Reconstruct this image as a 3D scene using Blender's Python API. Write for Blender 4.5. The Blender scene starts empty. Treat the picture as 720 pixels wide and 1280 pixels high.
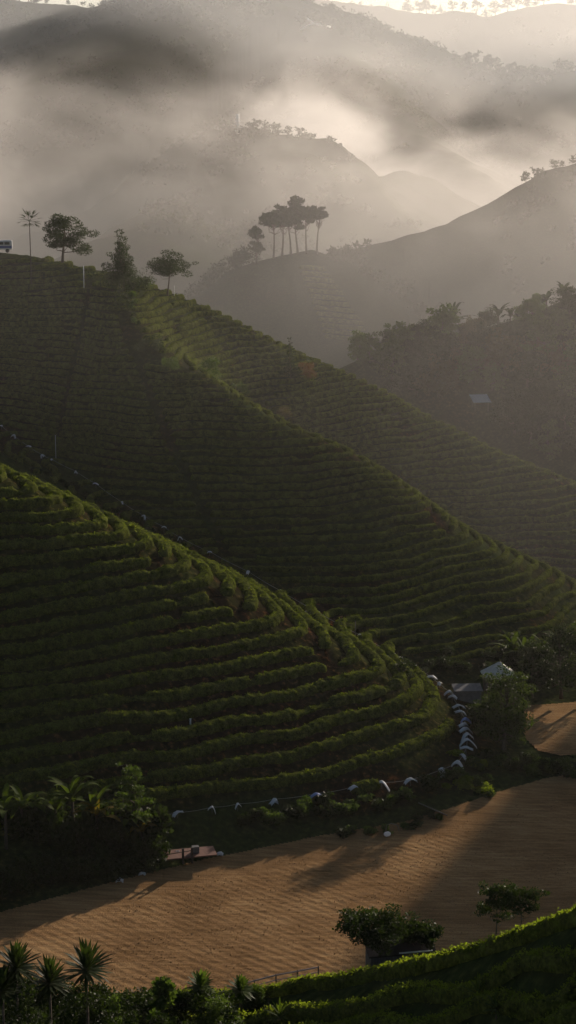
import bpy, math, random
import numpy as np
from mathutils import Vector
R = math.radians
scene = bpy.context.scene
COL = scene.collection
random.seed(7)
rng = np.random.default_rng(11)

# ------------------------------------------------------------------ camera
CAM_Z, FPX, HORIZ = 80.0, 2200.0, 200.0
PITCH = math.atan((640 - HORIZ) / FPX)
cam_d = bpy.data.cameras.new("camera")
cam = bpy.data.objects.new("camera", cam_d); COL.objects.link(cam)
cam.location = (0, 0, CAM_Z)
cam.rotation_euler = (math.pi / 2 - PITCH, 0, 0)
cam_d.sensor_fit = 'VERTICAL'; cam_d.sensor_height = 24
cam_d.lens = 24 * FPX / 1280
cam_d.clip_start = 0.5; cam_d.clip_end = 20000
scene.camera = cam

# ------------------------------------------------------------------ light
SUN_EL, SUN_AZ = R(14.2), R(33)          # azimuth measured from +Y towards +X
world = bpy.data.worlds.new("World"); scene.world = world; world.use_nodes = True
nt = world.node_tree; bg = nt.nodes['Background']
sky = nt.nodes.new('ShaderNodeTexSky'); sky.sky_type = 'NISHITA'; sky.sun_disc = False
sky.sun_elevation = SUN_EL; sky.sun_rotation = SUN_AZ
sky.air_density = 1.0; sky.dust_density = 1.0; sky.ozone_density = 1.0
nt.links.new(sky.outputs[0], bg.inputs[0]); bg.inputs[1].default_value = 0.055
sun_d = bpy.data.lights.new("sun", 'SUN'); sun_d.energy = 5.0; sun_d.angle = R(0.53); sun_d.color = (1.0, 0.85, 0.71)
sun = bpy.data.objects.new("sun", sun_d); COL.objects.link(sun)
sdir = Vector((math.sin(SUN_AZ) * math.cos(SUN_EL), math.cos(SUN_AZ) * math.cos(SUN_EL), math.sin(SUN_EL)))
sun.rotation_euler = sdir.to_track_quat('Z', 'Y').to_euler()
vs = scene.view_settings
vs.view_transform = 'Standard'; vs.look = 'None'; vs.exposure = 0.45; vs.gamma = 1.0; vs.use_curve_mapping = False
cy = scene.cycles
cy.use_denoising = True; cy.max_bounces = 5; cy.diffuse_bounces = 2; cy.glossy_bounces = 2
cy.transmission_bounces = 3; cy.volume_bounces = 1; cy.transparent_max_bounces = 8
cy.volume_step_rate = 1.0; cy.volume_max_steps = 96
cy.use_adaptive_sampling = True; cy.adaptive_threshold = 0.02

# ------------------------------------------------------------------ helpers
sp_, cp_ = math.sin(PITCH), math.cos(PITCH)
def ray(px, py):
    xc, yc = (px - 360) / FPX, (640 - py) / FPX
    return np.array([xc, cp_ + yc * sp_, -sp_ + yc * cp_])
def W(px, py, Y):                       # picture point at forward distance Y
    d = ray(px, py); return np.array([0, 0, CAM_Z]) + d * (Y / d[1])
def Z(px, py, z):                       # picture point on height z
    d = ray(px, py); t = (z - CAM_Z) / d[2]; return np.array([0, 0, CAM_Z]) + d * t
def V(px, Y, z):
    return np.array([(px - 360) / FPX / (cp_ + ((z - CAM_Z) / Y) * -sp_) * Y * 1.0, Y, z])

def _hash(ix, iy, iz, seed):
    n = (ix.astype(np.int64) * 374761393 + iy.astype(np.int64) * 668265263 + iz.astype(np.int64) * 2147483647 + seed * 974711) & 0xFFFFFFFF
    n = ((n ^ (n >> 13)) * 1274126177) & 0xFFFFFFFF
    n = (n ^ (n >> 16)) & 0xFFFFFFFF
    return n / 4294967295.0
def vnoise(x, y, z=None, seed=0):
    x = np.asarray(x, float); y = np.asarray(y, float)
    z = np.zeros_like(x) if z is None else np.asarray(z, float)
    x0, y0, z0 = np.floor(x), np.floor(y), np.floor(z)
    fx, fy, fz = x - x0, y - y0, z - z0
    fx = fx * fx * (3 - 2 * fx); fy = fy * fy * (3 - 2 * fy); fz = fz * fz * (3 - 2 * fz)
    r = 0
    for dx in (0, 1):
        for dy in (0, 1):
            for dz in (0, 1):
                w = (fx if dx else 1 - fx) * (fy if dy else 1 - fy) * (fz if dz else 1 - fz)
                r = r + w * _hash(x0 + dx, y0 + dy, z0 + dz, seed)
    return r * 2 - 1
def fbm(x, y, z=None, seed=0, octaves=4):
    r, a, f = 0, 1.0, 1.0
    for o in range(octaves):
        r = r + a * vnoise(x * f, y * f, None if z is None else z * f, seed + o); a *= .5; f *= 2.03
    return r

def mesh_np(name, verts, faces, mat=None, smooth=True):
    """faces: (n,3) or (n,4) array"""
    verts = np.ascontiguousarray(verts, dtype=np.float32); faces = np.ascontiguousarray(faces, dtype=np.int32)
    me = bpy.data.meshes.new(name)
    me.vertices.add(len(verts)); me.vertices.foreach_set('co', verts.ravel())
    k = faces.shape[1]
    me.loops.add(faces.size); me.loops.foreach_set('vertex_index', faces.ravel())
    me.polygons.add(len(faces)); me.polygons.foreach_set('loop_start', np.arange(0, faces.size, k, dtype=np.int32))
    if smooth: me.polygons.foreach_set('use_smooth', np.ones(len(faces), dtype=bool))
    me.update(calc_edges=True)
    if mat: me.materials.append(mat)
    return me
def link(name, me, parent=None, loc=None):
    o = bpy.data.objects.new(name, me); COL.objects.link(o)
    if parent: o.parent = parent
    if loc is not None: o.location = loc
    return o
def tag(o, label=None, cat=None, group=None, kind=None):
    if label: o['label'] = label
    if cat: o['category'] = cat
    if group: o['group'] = group
    if kind: o['kind'] = kind
    return o
def empty(name, loc, rz=0):
    o = bpy.data.objects.new(name, None); COL.objects.link(o); o.location = loc; o.rotation_euler = (0, 0, rz); o.empty_display_size = .3
    return o
def copy_tree(o, parent=None):
    c = o.copy(); COL.objects.link(c)
    if parent: c.parent = parent
    for ch in o.children: copy_tree(ch, c)
    return c

def leaf_quads(C, size, rs, up=.5):
    """small bent leaf pairs at points C"""
    n_ = len(C)
    a = rs.uniform(0, 2 * math.pi, n_); t = rs.uniform(-.2, 1.2, n_)
    d = np.stack([np.cos(a) * np.cos(t), np.sin(a) * np.cos(t), np.sin(t)], -1)
    r = rs.normal(size=(n_, 3)); w = np.cross(d, r); w /= np.linalg.norm(w, axis=1)[:, None] + 1e-9
    s = (size * rs.uniform(.6, 1.4, n_))[:, None]
    V_ = np.stack([C, C + d * s * .55 + w * s * .3, C + d * s, C + d * s * .55 - w * s * .3], 1).reshape(-1, 3)
    F_ = np.arange(n_ * 4).reshape(n_, 4)
    return V_, F_

# ------------------------------------------------------------------ materials
def mat_new(name):
    m = bpy.data.materials.new(name); m.use_nodes = True
    n = m.node_tree.nodes; l = m.node_tree.links
    for x in list(n): n.remove(x)
    out = n.new('ShaderNodeOutputMaterial')
    return m, n, l, out
def ramp(n, stops):
    r = n.new('ShaderNodeValToRGB'); e = r.color_ramp.elements
    e[0].position, e[0].color = stops[0][0], (*stops[0][1], 1)
    e[1].position, e[1].color = stops[-1][0], (*stops[-1][1], 1)
    for p, c in stops[1:-1]:
        x = e.new(p); x.color = (*c, 1)
    return r
def noise_node(n, l, scale, detail=4, coord=None, rough=.6):
    t = n.new('ShaderNodeTexNoise'); t.inputs['Scale'].default_value = scale; t.inputs['Detail'].default_value = detail
    t.inputs['Roughness'].default_value = rough
    if coord: l.new(coord, t.inputs['Vector'])
    return t
def leaf_mat(name, dark, light, trans=.45, scale=.6, rough=.55, fine=6.0, bump=0.0, spec=.08):
    m, n, l, out = mat_new(name)
    geo = n.new('ShaderNodeNewGeometry')
    a = noise_node(n, l, scale, 3, geo.outputs['Position']); b = noise_node(n, l, fine, 3, geo.outputs['Position'])
    mx = n.new('ShaderNodeMath'); mx.operation = 'ADD'
    h = n.new('ShaderNodeMath'); h.operation = 'MULTIPLY'; h.inputs[1].default_value = .5
    l.new(a.outputs[0], mx.inputs[0]); l.new(b.outputs[0], mx.inputs[1]); l.new(mx.outputs[0], h.inputs[0])
    r = ramp(n, [(.34, dark), (.5, tuple((d + q) / 2 for d, q in zip(dark, light))), (.64, light)]); l.new(h.outputs[0], r.inputs[0])
    p = n.new('ShaderNodeBsdfPrincipled'); p.inputs['Roughness'].default_value = rough
    p.inputs['Specular IOR Level'].default_value = spec
    l.new(r.outputs[0], p.inputs['Base Color'])
    if bump:
        bp = n.new('ShaderNodeBump'); bp.inputs['Strength'].default_value = 1; bp.inputs['Distance'].default_value = bump
        v = n.new('ShaderNodeTexVoronoi'); v.inputs['Scale'].default_value = fine; l.new(geo.outputs['Position'], v.inputs['Vector'])
        l.new(v.outputs['Distance'], bp.inputs['Height']); l.new(bp.outputs[0], p.inputs['Normal'])
    if trans:
        t = n.new('ShaderNodeBsdfTranslucent')
        g = n.new('ShaderNodeMixRGB'); g.blend_type = 'MULTIPLY'; g.inputs[0].default_value = 1; g.inputs[2].default_value = (1.5, 1.6, .55, 1)
        l.new(r.outputs[0], g.inputs[1]); l.new(g.outputs[0], t.inputs[0])
        mi = n.new('ShaderNodeMixShader'); mi.inputs[0].default_value = trans
        l.new(p.outputs[0], mi.inputs[1]); l.new(t.outputs[0], mi.inputs[2]); l.new(mi.outputs[0], out.inputs[0])
    else: l.new(p.outputs[0], out.inputs[0])
    return m
def plain_mat(name, col, rough=.8, var=.3, scale=3.0, metallic=0, bump=0.0, trans=0, spec=.3):
    m, n, l, out = mat_new(name)
    tc = n.new('ShaderNodeTexCoord')
    a = noise_node(n, l, scale, 4, tc.outputs['Object'])
    r = ramp(n, [(.3, tuple(c * (1 - var) for c in col)), (.7, tuple(min(1, c * (1 + var * .6)) for c in col))]); l.new(a.outputs[0], r.inputs[0])
    p = n.new('ShaderNodeBsdfPrincipled'); p.inputs['Roughness'].default_value = rough; p.inputs['Metallic'].default_value = metallic
    p.inputs['Specular IOR Level'].default_value = spec
    l.new(r.outputs[0], p.inputs['Base Color'])
    if bump:
        bp = n.new('ShaderNodeBump'); bp.inputs['Distance'].default_value = bump; l.new(a.outputs[0], bp.inputs['Height']); l.new(bp.outputs[0], p.inputs['Normal'])
    if trans:
        t = n.new('ShaderNodeBsdfTranslucent'); l.new(r.outputs[0], t.inputs[0])
        mi = n.new('ShaderNodeMixShader'); mi.inputs[0].default_value = trans
        l.new(p.outputs[0], mi.inputs[1]); l.new(t.outputs[0], mi.inputs[2]); l.new(mi.outputs[0], out.inputs[0])
    else: l.new(p.outputs[0], out.inputs[0])
    return m
M = {}
M['hedge'] = leaf_mat('tea_leaf', (.013, .018, .006), (.145, .165, .036), trans=.4, scale=1.1, fine=5, bump=.10, spec=0, rough=1)
M['sprig'] = leaf_mat('tea_sprig', (.075, .10, .016), (.19, .23, .035), trans=.55, scale=.5, fine=6, spec=0, rough=1)  # young shoots, coloured paler than the body to brighten sunlit hedge tops
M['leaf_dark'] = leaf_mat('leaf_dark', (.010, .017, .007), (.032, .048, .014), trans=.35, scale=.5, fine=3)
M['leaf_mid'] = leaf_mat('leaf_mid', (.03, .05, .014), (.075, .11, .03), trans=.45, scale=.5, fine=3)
M['leaf_tree'] = leaf_mat('leaf_tree', (.016, .026, .008), (.055, .078, .018), trans=.45, scale=.5, fine=3)
M['leaf_brown'] = leaf_mat('leaf_brown', (.05, .035, .02), (.09, .075, .03), trans=.4, scale=.5, fine=3)
M['leaf_red'] = leaf_mat('leaf_red', (.08, .035, .02), (.14, .07, .035), trans=.4, scale=.5, fine=3)
M['banana'] = leaf_mat('banana_leaf', (.028, .046, .010), (.070, .095, .018), trans=.4, scale=.8, fine=2, spec=.03, rough=.7)
M['yellow_leaf'] = leaf_mat('yellow_leaf', (.12, .09, .02), (.18, .13, .03), trans=.5, scale=.8, fine=2)
M['bark'] = plain_mat('bark', (.09, .07, .05), .9, .4, 4, bump=.02)
M['white_cloth'] = plain_mat('white_cloth', (.82, .82, .84), .6, .05, 2, trans=.55)
M['blue_cloth'] = plain_mat('blue_cloth', (.45, .50, .80), .6, .08, 2, trans=.35)
M['pole'] = plain_mat('pole_wood', (.16, .14, .12), .8, .3, 5)
M['white_pole'] = plain_mat('white_pole', (.6, .6, .58), .6, .1, 5)
M['wire'] = plain_mat('wire', (.35, .35, .33), .5, .1, 5)

# ------------------------------------------------------------------ far relief
def seg_dist(x, y, pts):
    """distance to a polyline of (x,y,z) and the height there"""
    best = np.full(x.shape, 1e9); zz = np.zeros(x.shape)
    for a, b in zip(pts[:-1], pts[1:]):
        dx, dy = b[0] - a[0], b[1] - a[1]; L2 = dx * dx + dy * dy + 1e-9
        t = np.clip(((x - a[0]) * dx + (y - a[1]) * dy) / L2, 0, 1)
        d = np.hypot(x - a[0] - t * dx, y - a[1] - t * dy)
        m = d < best
        best = np.where(m, d, best); zz = np.where(m, a[2] + t * (b[2] - a[2]), zz)
    return best, zz
def WL(*p): return [W(*q) for q in p]
FAR = [
 # unseen steep knoll, added to throw shade over the right of the field
 ([np.array((242, 508, 119.)), np.array((290, 512, 146.)), np.array((520, 540, 190.))], 1.8, 5, 0),
 # wooded hill behind the tea slopes, right
 (WL((1150,380,520),(900,362,500),(780,352,485),(720,372,480),(640,402,480),(560,420,480),(480,440,475),(430,462,470)), .55, 14, .0),
 # knoll with the tree group
 (WL((200,385,650),(250,362,640),(290,336,640),(340,324,650),(390,313,650),(440,326,655),(490,352,660),(540,388,660)), .60, 12, 0),
 (WL((370,318,648),(405,350,622),(430,385,606),(455,425,592)), .6, 10, 0),
 # big right hill
 (WL((2200,60,830),(1500,90,840),(1080,120,870),(900,155,890),(760,188,900),(720,206,900),(680,215,900),(600,248,900),(540,272,900),(490,297,900),(440,314,890),(400,332,880)), .62, 26, 0),
 # misty hill
 (WL((-80,330,1200),(60,292,1210),(130,258,1225),(185,212,1240),(225,182,1250),(262,162,1250),(330,162,1250),(400,170,1260),(440,205,1270),(500,262,1280)), .42, 30, 0),
 (WL((330,200,1240),(250,260,1100),(180,300,1000)), .5, 30, 0),
 (WL((500,215,1330),(470,240,1240),(500,262,1180)), .5, 12, 0),
 # left mass
 (WL((-900,-60,2000),(-300,-30,2150),(0,-4,2200),(60,5,2200),(105,10,2200),(150,6,2200),(250,-8,2200),(340,-3,2150)), .45, 60, 0),
 (WL((150,40,2100),(80,120,1750),(-100,220,1450)), .45, 60, 0),
 (WL((240,-30,1900),(330,0,1900),(380,18,1900),(430,48,1860),(500,68,1850),(560,86,1850),(640,94,1850),(720,95,1850),(1000,80,1850),(1500,60,1850)), .5, 40, 0),
 (WL((390,30,1880),(455,100,1700),(520,165,1560),(560,200,1450)), .55, 20, 0),
 # skyline
 (WL((300,-2,2900),(430,2,2850),(500,10,2800),(550,16,2800),(600,22,2800),(650,15,2800),(720,8,2800),(1100,-20,2800),(1800,-60,2800)), .5, 60, 0),
]
def far_h(x, y):
    x = np.asarray(x, float); y = np.asarray(y, float)
    h = np.full(x.shape, -14.0)
    for pts, s, rad, _ in FAR:
        d, z = seg_dist(x, y, pts)
        hh = z - s * (np.sqrt(d * d + rad * rad) - rad)
        k = 6.0
        m = np.maximum(h, hh); h = m + k * np.exp(-np.abs(h - hh) / k) * .35
    amp = np.clip((y - 420) / 600, 0, 1) * 1.0
    h = h + amp * (7 * fbm(x / 90, y / 90, seed=3, octaves=4) + 1.5 * fbm(x / 18, y / 18, seed=9, octaves=3))
    return h

# ------------------------------------------------------------------ near relief: heights fixed along ridges, gullies and the valley floor
CELL = 1.5
GX0, GX1, GY0, GY1 = -171.0, 171.0, 18.0, 471.0
nx, ny = int((GX1 - GX0) / CELL) + 1, int((GY1 - GY0) / CELL) + 1
gx = GX0 + np.arange(nx) * CELL; gy = GY0 + np.arange(ny) * CELL
GXX, GYY = np.meshgrid(gx, gy)
fixed = np.zeros((ny, nx), bool); val = np.zeros((ny, nx)); 
def fix_line(pts):
    for a, b in zip(pts[:-1], pts[1:]):
        n = max(2, int(np.hypot(*(b - a)[:2]) / (CELL * .5)))
        for t in np.linspace(0, 1, n):
            p = a + (b - a) * t
            i, j = int(round((p[1] - GY0) / CELL)), int(round((p[0] - GX0) / CELL))
            if 0 <= i < ny and 0 <= j < nx: fixed[i, j] = True; val[i, j] = p[2]
def inpoly(x, y, poly):
    r = np.zeros(np.shape(x), bool); n = len(poly)
    for i in range(n):
        x1, y1 = poly[i][:2]; x2, y2 = poly[(i + 1) % n][:2]
        c = ((y1 > y) != (y2 > y)) & (x < (x2 - x1) * (y - y1) / ((y2 - y1) + 1e-12) + x1)
        r ^= c
    return r
# left tea hill
def UP(dz, *p): return [W(*q) + np.array([0, 0, dz]) for q in p]
RIDGE_L = UP(.4, (-700,330,290),(-300,480,265),(-100,560,254),(0,600,250),(60,620,249),(130,660,247),(200,690,245),(270,730,243),(340,768,241),(400,798,239),(450,824,237),(500,850,235),(535,876,233),(552,900,231))
PATH_PTS = [Z(*p) for p in ((-500,1130,3),(-200,1090,3),(0,1065,3),(120,1045,3),(220,1025,3),(300,1012,3),(380,1001,3),(440,990,3),(510,978,3),(555,963,3),(580,940,3),(588,910,3),(572,880,3.6),(540,855,4.6),(490,825,7),(420,788,10),(360,752,12.5),(300,718,15),(220,678,19),(150,638,22),(60,580,26.5),(0,545,29),(-200,450,41),(-500,380,52))]
# middle spur and the long back crest
RIDGE_1 = UP(1.0, (150,347,358),(158,385,338),(168,412,326),(200,440,322),(230,456,319),(270,472,316),(310,500,312),(350,522,310),(400,548,307),(450,572,304),(500,604,301),(540,632,298),(580,665,295),(620,692,292),(660,718,290),(710,750,288),(745,775,285),(790,815,278))
RIDGE_2 = UP(1.6, (-700,280,385),(-400,292,380),(-100,306,376),(0,316,374),(60,324,373),(110,336,372),(150,346,371),(200,362,371),(240,374,372),(280,395,373),(340,422,374),(400,450,374),(450,477,374),(500,504,373),(550,530,371),(600,556,369),(650,580,366),(720,605,362),(800,650,358),(900,705,350),(1000,745,340))
PLAT = UP(1.6, (-700,296,368),(-300,310,366),(0,336,364),(60,340,364),(110,352,364))
GUL = [V(*p) for p in ((235,345,43),(300,341,31.5),(400,339,20),(500,336,11.5),(600,331,5.5),(700,322,2),(800,315,.5),(950,305,0))]
BACK = [V(*p) for p in ((-700,470,10),(0,450,8),(200,440,2),(400,430,-8),(600,415,-12),(800,405,-14),(1200,395,-14))]
# near slope
RIDGE_F = WL((-600,1270,93),(-300,1250,93),(0,1236,93),(100,1238,93),(200,1240,95),(260,1250,98),(300,1258,99),(350,1242,97),(400,1227,94),(450,1216,91),(500,1205,88),(540,1195,86),(600,1175,82),(660,1154,78),(720,1134,75),(900,1070,69),(1300,960,60))
for ln in (RIDGE_L, RIDGE_1, RIDGE_2, PLAT, GUL, BACK, RIDGE_F, PATH_PTS): fix_line(ln)
foot = [V(*p) for p in ((-900,84,26),(0,82,28),(300,78,27),(500,70,33),(720,62,42),(1000,52,46),(1500,40,48))]
fix_line(foot)
fixed[0, :] = True; val[0, :] = 26
FIELD_EDGE = [Z(*p, 0) for p in ((-700,1300),(-200,1205),(0,1145),(130,1111),(250,1082),(400,1052),(500,1035),(560,1018),(600,1004),(640,990),(680,978),(720,972),(900,960),(1300,950))]
flat_poly = [(-165, 146), ] + [tuple(p[:2]) for p in FIELD_EDGE] + [(165, 146)]
m = inpoly(GXX, GYY, flat_poly); fixed |= m; val[m] = 0
FIELD2 = [Z(*p, 1.6) for p in ((654,886),(654,925),(672,940),(720,950),(900,952),(1200,940),(1200,872),(900,876),(720,880))]
m = inpoly(GXX, GYY, [tuple(p[:2]) for p in FIELD2]); fixed |= m; val[m] = 1.6
base_mid = [Z(*p) for p in ((575,862,3.2),(620,852,3.2),(680,848,3),(720,846,3),(800,846,3),(1000,850,3))]
fix_line(base_mid)
fixed[-1, :] = True; val[-1, :] = far_h(gx, np.full(nx, GY1))
h = np.where(fixed, val, 15.0)
# coarse-to-fine relaxation
def relax(h, fx, vl, it):
    for k in range(it):
        p = np.pad(h, 1, mode='edge')
        n = .25 * (p[:-2, 1:-1] + p[2:, 1:-1] + p[1:-1, :-2] + p[1:-1, 2:])
        h = np.where(fx, vl, h + 1.0 * (n - h))
    return h
def down(fx, vl, s):
    H2, W2 = (fx.shape[0] + s - 1) // s, (fx.shape[1] + s - 1) // s
    c = np.zeros((H2, W2)); v = np.zeros((H2, W2))
    ii, jj = np.nonzero(fx); np.add.at(c, (ii // s, jj // s), 1); np.add.at(v, (ii // s, jj // s), vl[ii, jj])
    return c > 0, np.where(c > 0, v / np.maximum(c, 1), 0)
cur = None
for s, it in ((8, 600), (4, 600), (2, 500), (1, 400)):
    fx, vl = down(fixed, val, s)
    if cur is None: cur = np.full(fx.shape, 15.0)
    else:
        cur = np.repeat(np.repeat(cur, 2, 0), 2, 1)[:fx.shape[0], :fx.shape[1]]
        if cur.shape != fx.shape: cur = np.pad(cur, ((0, fx.shape[0] - cur.shape[0]), (0, fx.shape[1] - cur.shape[1])), mode='edge')
    cur = relax(np.where(fx, vl, cur), fx, vl, it)
NEARH = cur
for k in range(11):
    p = np.pad(NEARH, 1, mode='edge')
    NEW_ = (4 * p[1:-1, 1:-1] + 2 * (p[:-2, 1:-1] + p[2:, 1:-1] + p[1:-1, :-2] + p[1:-1, 2:]) + p[:-2, :-2] + p[2:, :-2] + p[:-2, 2:] + p[2:, 2:]) / 16
    NEARH = NEW_ if k < 2 else np.where(gy[:, None] > 150, NEW_, NEARH)
def cubic_w(t):
    return (-.5 * t**3 + t**2 - .5 * t, 1.5 * t**3 - 2.5 * t**2 + 1, -1.5 * t**3 + 2 * t**2 + .5 * t, .5 * t**3 - .5 * t**2)
def near_h(x, y):
    u = np.clip((x - GX0) / CELL, 0, nx - 1.001); v = np.clip((y - GY0) / CELL, 0, ny - 1.001)
    j = np.floor(u).astype(int); i = np.floor(v).astype(int); wu = cubic_w(u - j); wv = cubic_w(v - i)
    r = 0
    for a in range(4):
        ii = np.clip(i + a - 1, 0, ny - 1)
        for b in range(4):
            r = r + wv[a] * wu[b] * NEARH[ii, np.clip(j + b - 1, 0, nx - 1)]
    return r
def H(x, y):
    x = np.asarray(x, float); y = np.asarray(y, float)
    x, y = np.broadcast_arrays(x, y); r = np.empty(x.shape); m_ = y < GY1
    if x.ndim == 0: return near_h(x, y) if m_ else far_h(x, y)
    if m_.any(): r[m_] = near_h(x[m_], y[m_])
    if (~m_).any(): r[~m_] = far_h(x[~m_], y[~m_])
    return r
def hit(px, py, y0=30, y1=3000):
    d = ray(px, py); d = d / d[1]
    for ys in (np.arange(y0, 470, .5), np.geomspace(max(470, y0), y1, 700)):
        if len(ys) == 0: continue
        X = d[0] * ys; Zr = CAM_Z + d[2] * ys
        k = np.nonzero(H(X, ys) > Zr)[0]
        if len(k): break
    if len(k) == 0: return None
    if k[0] > 0:
        ys = np.linspace(ys[k[0] - 1], ys[k[0]], 9); X = d[0] * ys; Zr = CAM_Z + d[2] * ys; k = np.nonzero(H(X, ys) > Zr)[0]
        if len(k) == 0: k = [8]
    return np.array([X[k[0]], ys[k[0]], H(X[k[0]], ys[k[0]])])

# tea areas (plan outlines) and their row height step
TEA_L = [tuple(p[:2]) for p in [*[Z(*q, 4.5) for q in ((-400,1065),(0,1040),(220,1005),(300,997),(440,976),(500,962),(535,950),(556,935),(566,912),(556,885),(530,858))], *WL((470,800,262),(380,768,266),(280,700,268),(180,660,266),(60,590,268),(-400,470,280))]]
TEA_M = [tuple(p[:2]) for p in [*[Z(*q) for q in ((-400,420,48),(-200,440,46.5),(0,533,35),(60,566,32),(150,625,26),(220,665,21.5),(300,704,17),(360,738,14.5),(420,774,12),(490,812,9),(540,838,6),(600,838,4.5),(680,832,4.5),(800,828,4.5))], *[V(*p) for p in ((850,330,0),(900,345,0))], *[V(q[0], q[1], 0) for q in ((900,372,0),(720,376,0),(500,388,0),(300,388,0),(150,388,0),(0,366,0),(-400,372,0))]]]
DZ_L, DZ_M = 1.5, 1.12
def soft(mask, n=2):
    a = mask.astype(float)
    for k in range(n):
        p = np.pad(a, 1, mode='edge'); a = (p[:-2, 1:-1] + p[2:, 1:-1] + p[1:-1, :-2] + p[1:-1, 2:] + p[1:-1, 1:-1]) / 5
    return a
MASK_F = soft(inpoly(GXX, GYY, flat_poly) | inpoly(GXX, GYY, [tuple(q[:2]) for q in FIELD2]), 3)
MASK_L = soft(inpoly(GXX, GYY, TEA_L)); MASK_M = soft(inpoly(GXX, GYY, TEA_M))
NEARH = NEARH + MASK_M * .75 * fbm(GXX / 15, GYY / 15, seed=61, octaves=2) + MASK_L * .35 * fbm(GXX / 13, GYY / 13, seed=62, octaves=2)
def gsamp(G, x, y):
    u = np.clip((x - GX0) / CELL, 0, nx - 1.001); v = np.clip((y - GY0) / CELL, 0, ny - 1.001)
    j = np.floor(u).astype(int); i = np.floor(v).astype(int); fu, fv = u - j, v - i
    return (G[i, j] * (1 - fu) * (1 - fv) + G[i, j + 1] * fu * (1 - fv) + G[i + 1, j] * (1 - fu) * fv + G[i + 1, j + 1] * fu * fv)
def terrace(z, dz):
    t = z / dz; k = np.floor(t + .5); f = t - k                      # f in -.5..5, 0 on the row
    s = np.sign(f) * np.clip((np.abs(f) - .22) / .28, 0, 1) ** 1.0 * .5
    return (k + .25 * f + .75 * s) * dz
def wob(x, y): return .5 * fbm(x / 14, y / 14, seed=21, octaves=3)
def HT(x, y):                                                         # ground height with benches
    z = H(x, y); ml = gsamp(MASK_L, x, y) * (y < GY1); mm = gsamp(MASK_M, x, y) * (y < GY1)
    zw = z + wob(x, y)
    return z + ml * (terrace(zw, DZ_L) - zw) + mm * (terrace(zw, DZ_M) - zw)

SCARS = [[hit(*a), hit(*b_)] for a, b_ in (((488, 592), (500, 602)), ((512, 612), (528, 624)), ((538, 640), (556, 660)), ((196, 700), (200, 706)), ((268, 742), (273, 750)), ((300, 765), (304, 774)), ((404, 818), (412, 832)), ((330, 512), (338, 520)))]
# ------------------------------------------------------------------ ground sheet
ang = np.concatenate([np.linspace(-.75, -.19, 60)[:-1], np.arange(-.19, .19, .00105), np.linspace(.19, .75, 60)])
rows = np.concatenate([np.arange(20, 60, 1.0), np.arange(60, 126, .4), np.arange(126, 180, 1.2), np.arange(180, 400, .36), np.arange(400, 470, 1.2), np.geomspace(470.5, 9000, 520)])
A, Yg = np.meshgrid(ang, rows); Xg = A * Yg
Zg = HT(Xg.ravel(), Yg.ravel()).reshape(Xg.shape)
Zg = Zg + .12 * fbm(Xg / 1.3, Yg / 1.3, seed=5, octaves=3) * (Yg < 470) * (1 - np.clip(gsamp(MASK_F, Xg, Yg) * 2, 0, 1))
na, nr = len(ang), len(rows)
idx = np.arange(na * nr).reshape(nr, na)
F = np.stack([idx[:-1, :-1], idx[:-1, 1:], idx[1:, 1:], idx[1:, :-1]], -1).reshape(-1, 4)
m, n, l, out = mat_new('hill_ground')
geo = n.new('ShaderNodeNewGeometry')
big = noise_node(n, l, .045, 5, geo.outputs['Position']); fine = noise_node(n, l, 1.4, 6, geo.outputs['Position'])
soil_shade = ramp(n, [(.38, (.006, .005, .003)), (.56, (.022, .013, .007)), (.68, (.13, .056, .023))]); l.new(fine.outputs[0], soil_shade.inputs[0])  # bare earth; its near-black end paints the shade between tea rows
grass = ramp(n, [(.35, (.014, .020, .007)), (.55, (.030, .042, .012)), (.7, (.065, .075, .024))]); l.new(fine.outputs[0], grass.inputs[0])
at = n.new('ShaderNodeAttribute'); at.attribute_name = 'soil_shade'
ad = n.new('ShaderNodeMath'); ad.operation = 'ADD'; l.new(at.outputs['Fac'], ad.inputs[0])
cr = n.new('ShaderNodeMapRange'); cr.inputs[1].default_value = .45; cr.inputs[2].default_value = .65; cr.inputs[3].default_value = -.45; cr.inputs[4].default_value = .45
l.new(big.outputs[0], cr.inputs[0]); l.new(cr.outputs[0], ad.inputs[1]); ad.use_clamp = True
mi = n.new('ShaderNodeMixRGB'); l.new(ad.outputs[0], mi.inputs[0]); l.new(grass.outputs[0], mi.inputs[1]); l.new(soil_shade.outputs[0], mi.inputs[2])
p = n.new('ShaderNodeBsdfPrincipled'); p.inputs['Roughness'].default_value = 1; p.inputs['Specular IOR Level'].default_value = 0
l.new(mi.outputs[0], p.inputs['Base Color'])
bp = n.new('ShaderNodeBump'); bp.inputs['Distance'].default_value = .15; l.new(fine.outputs[0], bp.inputs['Height']); l.new(bp.outputs[0], p.inputs['Normal'])
l.new(p.outputs[0], out.inputs[0]); M['ground'] = m
me = mesh_np('ground', np.stack([Xg, Yg, Zg], -1).reshape(-1, 3), F, M['ground'])
at_ = me.attributes.new('soil_shade', 'FLOAT', 'POINT')
so = np.clip(np.where(Yg < 470, gsamp(MASK_L, Xg, Yg) * .75 + gsamp(MASK_M, Xg, Yg) * .5, 0.0), 0, 1)
for sc_ in SCARS:
    ds_, _ = seg_dist(Xg, Yg, sc_); so = np.maximum(so, 1.3 * np.exp(-(ds_ / 2.0) ** 2))
dp_, _ = seg_dist(Xg, Yg, PATH_PTS[7:15]); so = np.maximum(so, 1.1 * np.exp(-(dp_ / 5.5) ** 2) * (gsamp(MASK_F, Xg, Yg) < .1) * (Yg < 470))
at_.data.foreach_set('value', so.ravel().astype(np.float32))
tag(link('ground', me), kind='structure')

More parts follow.
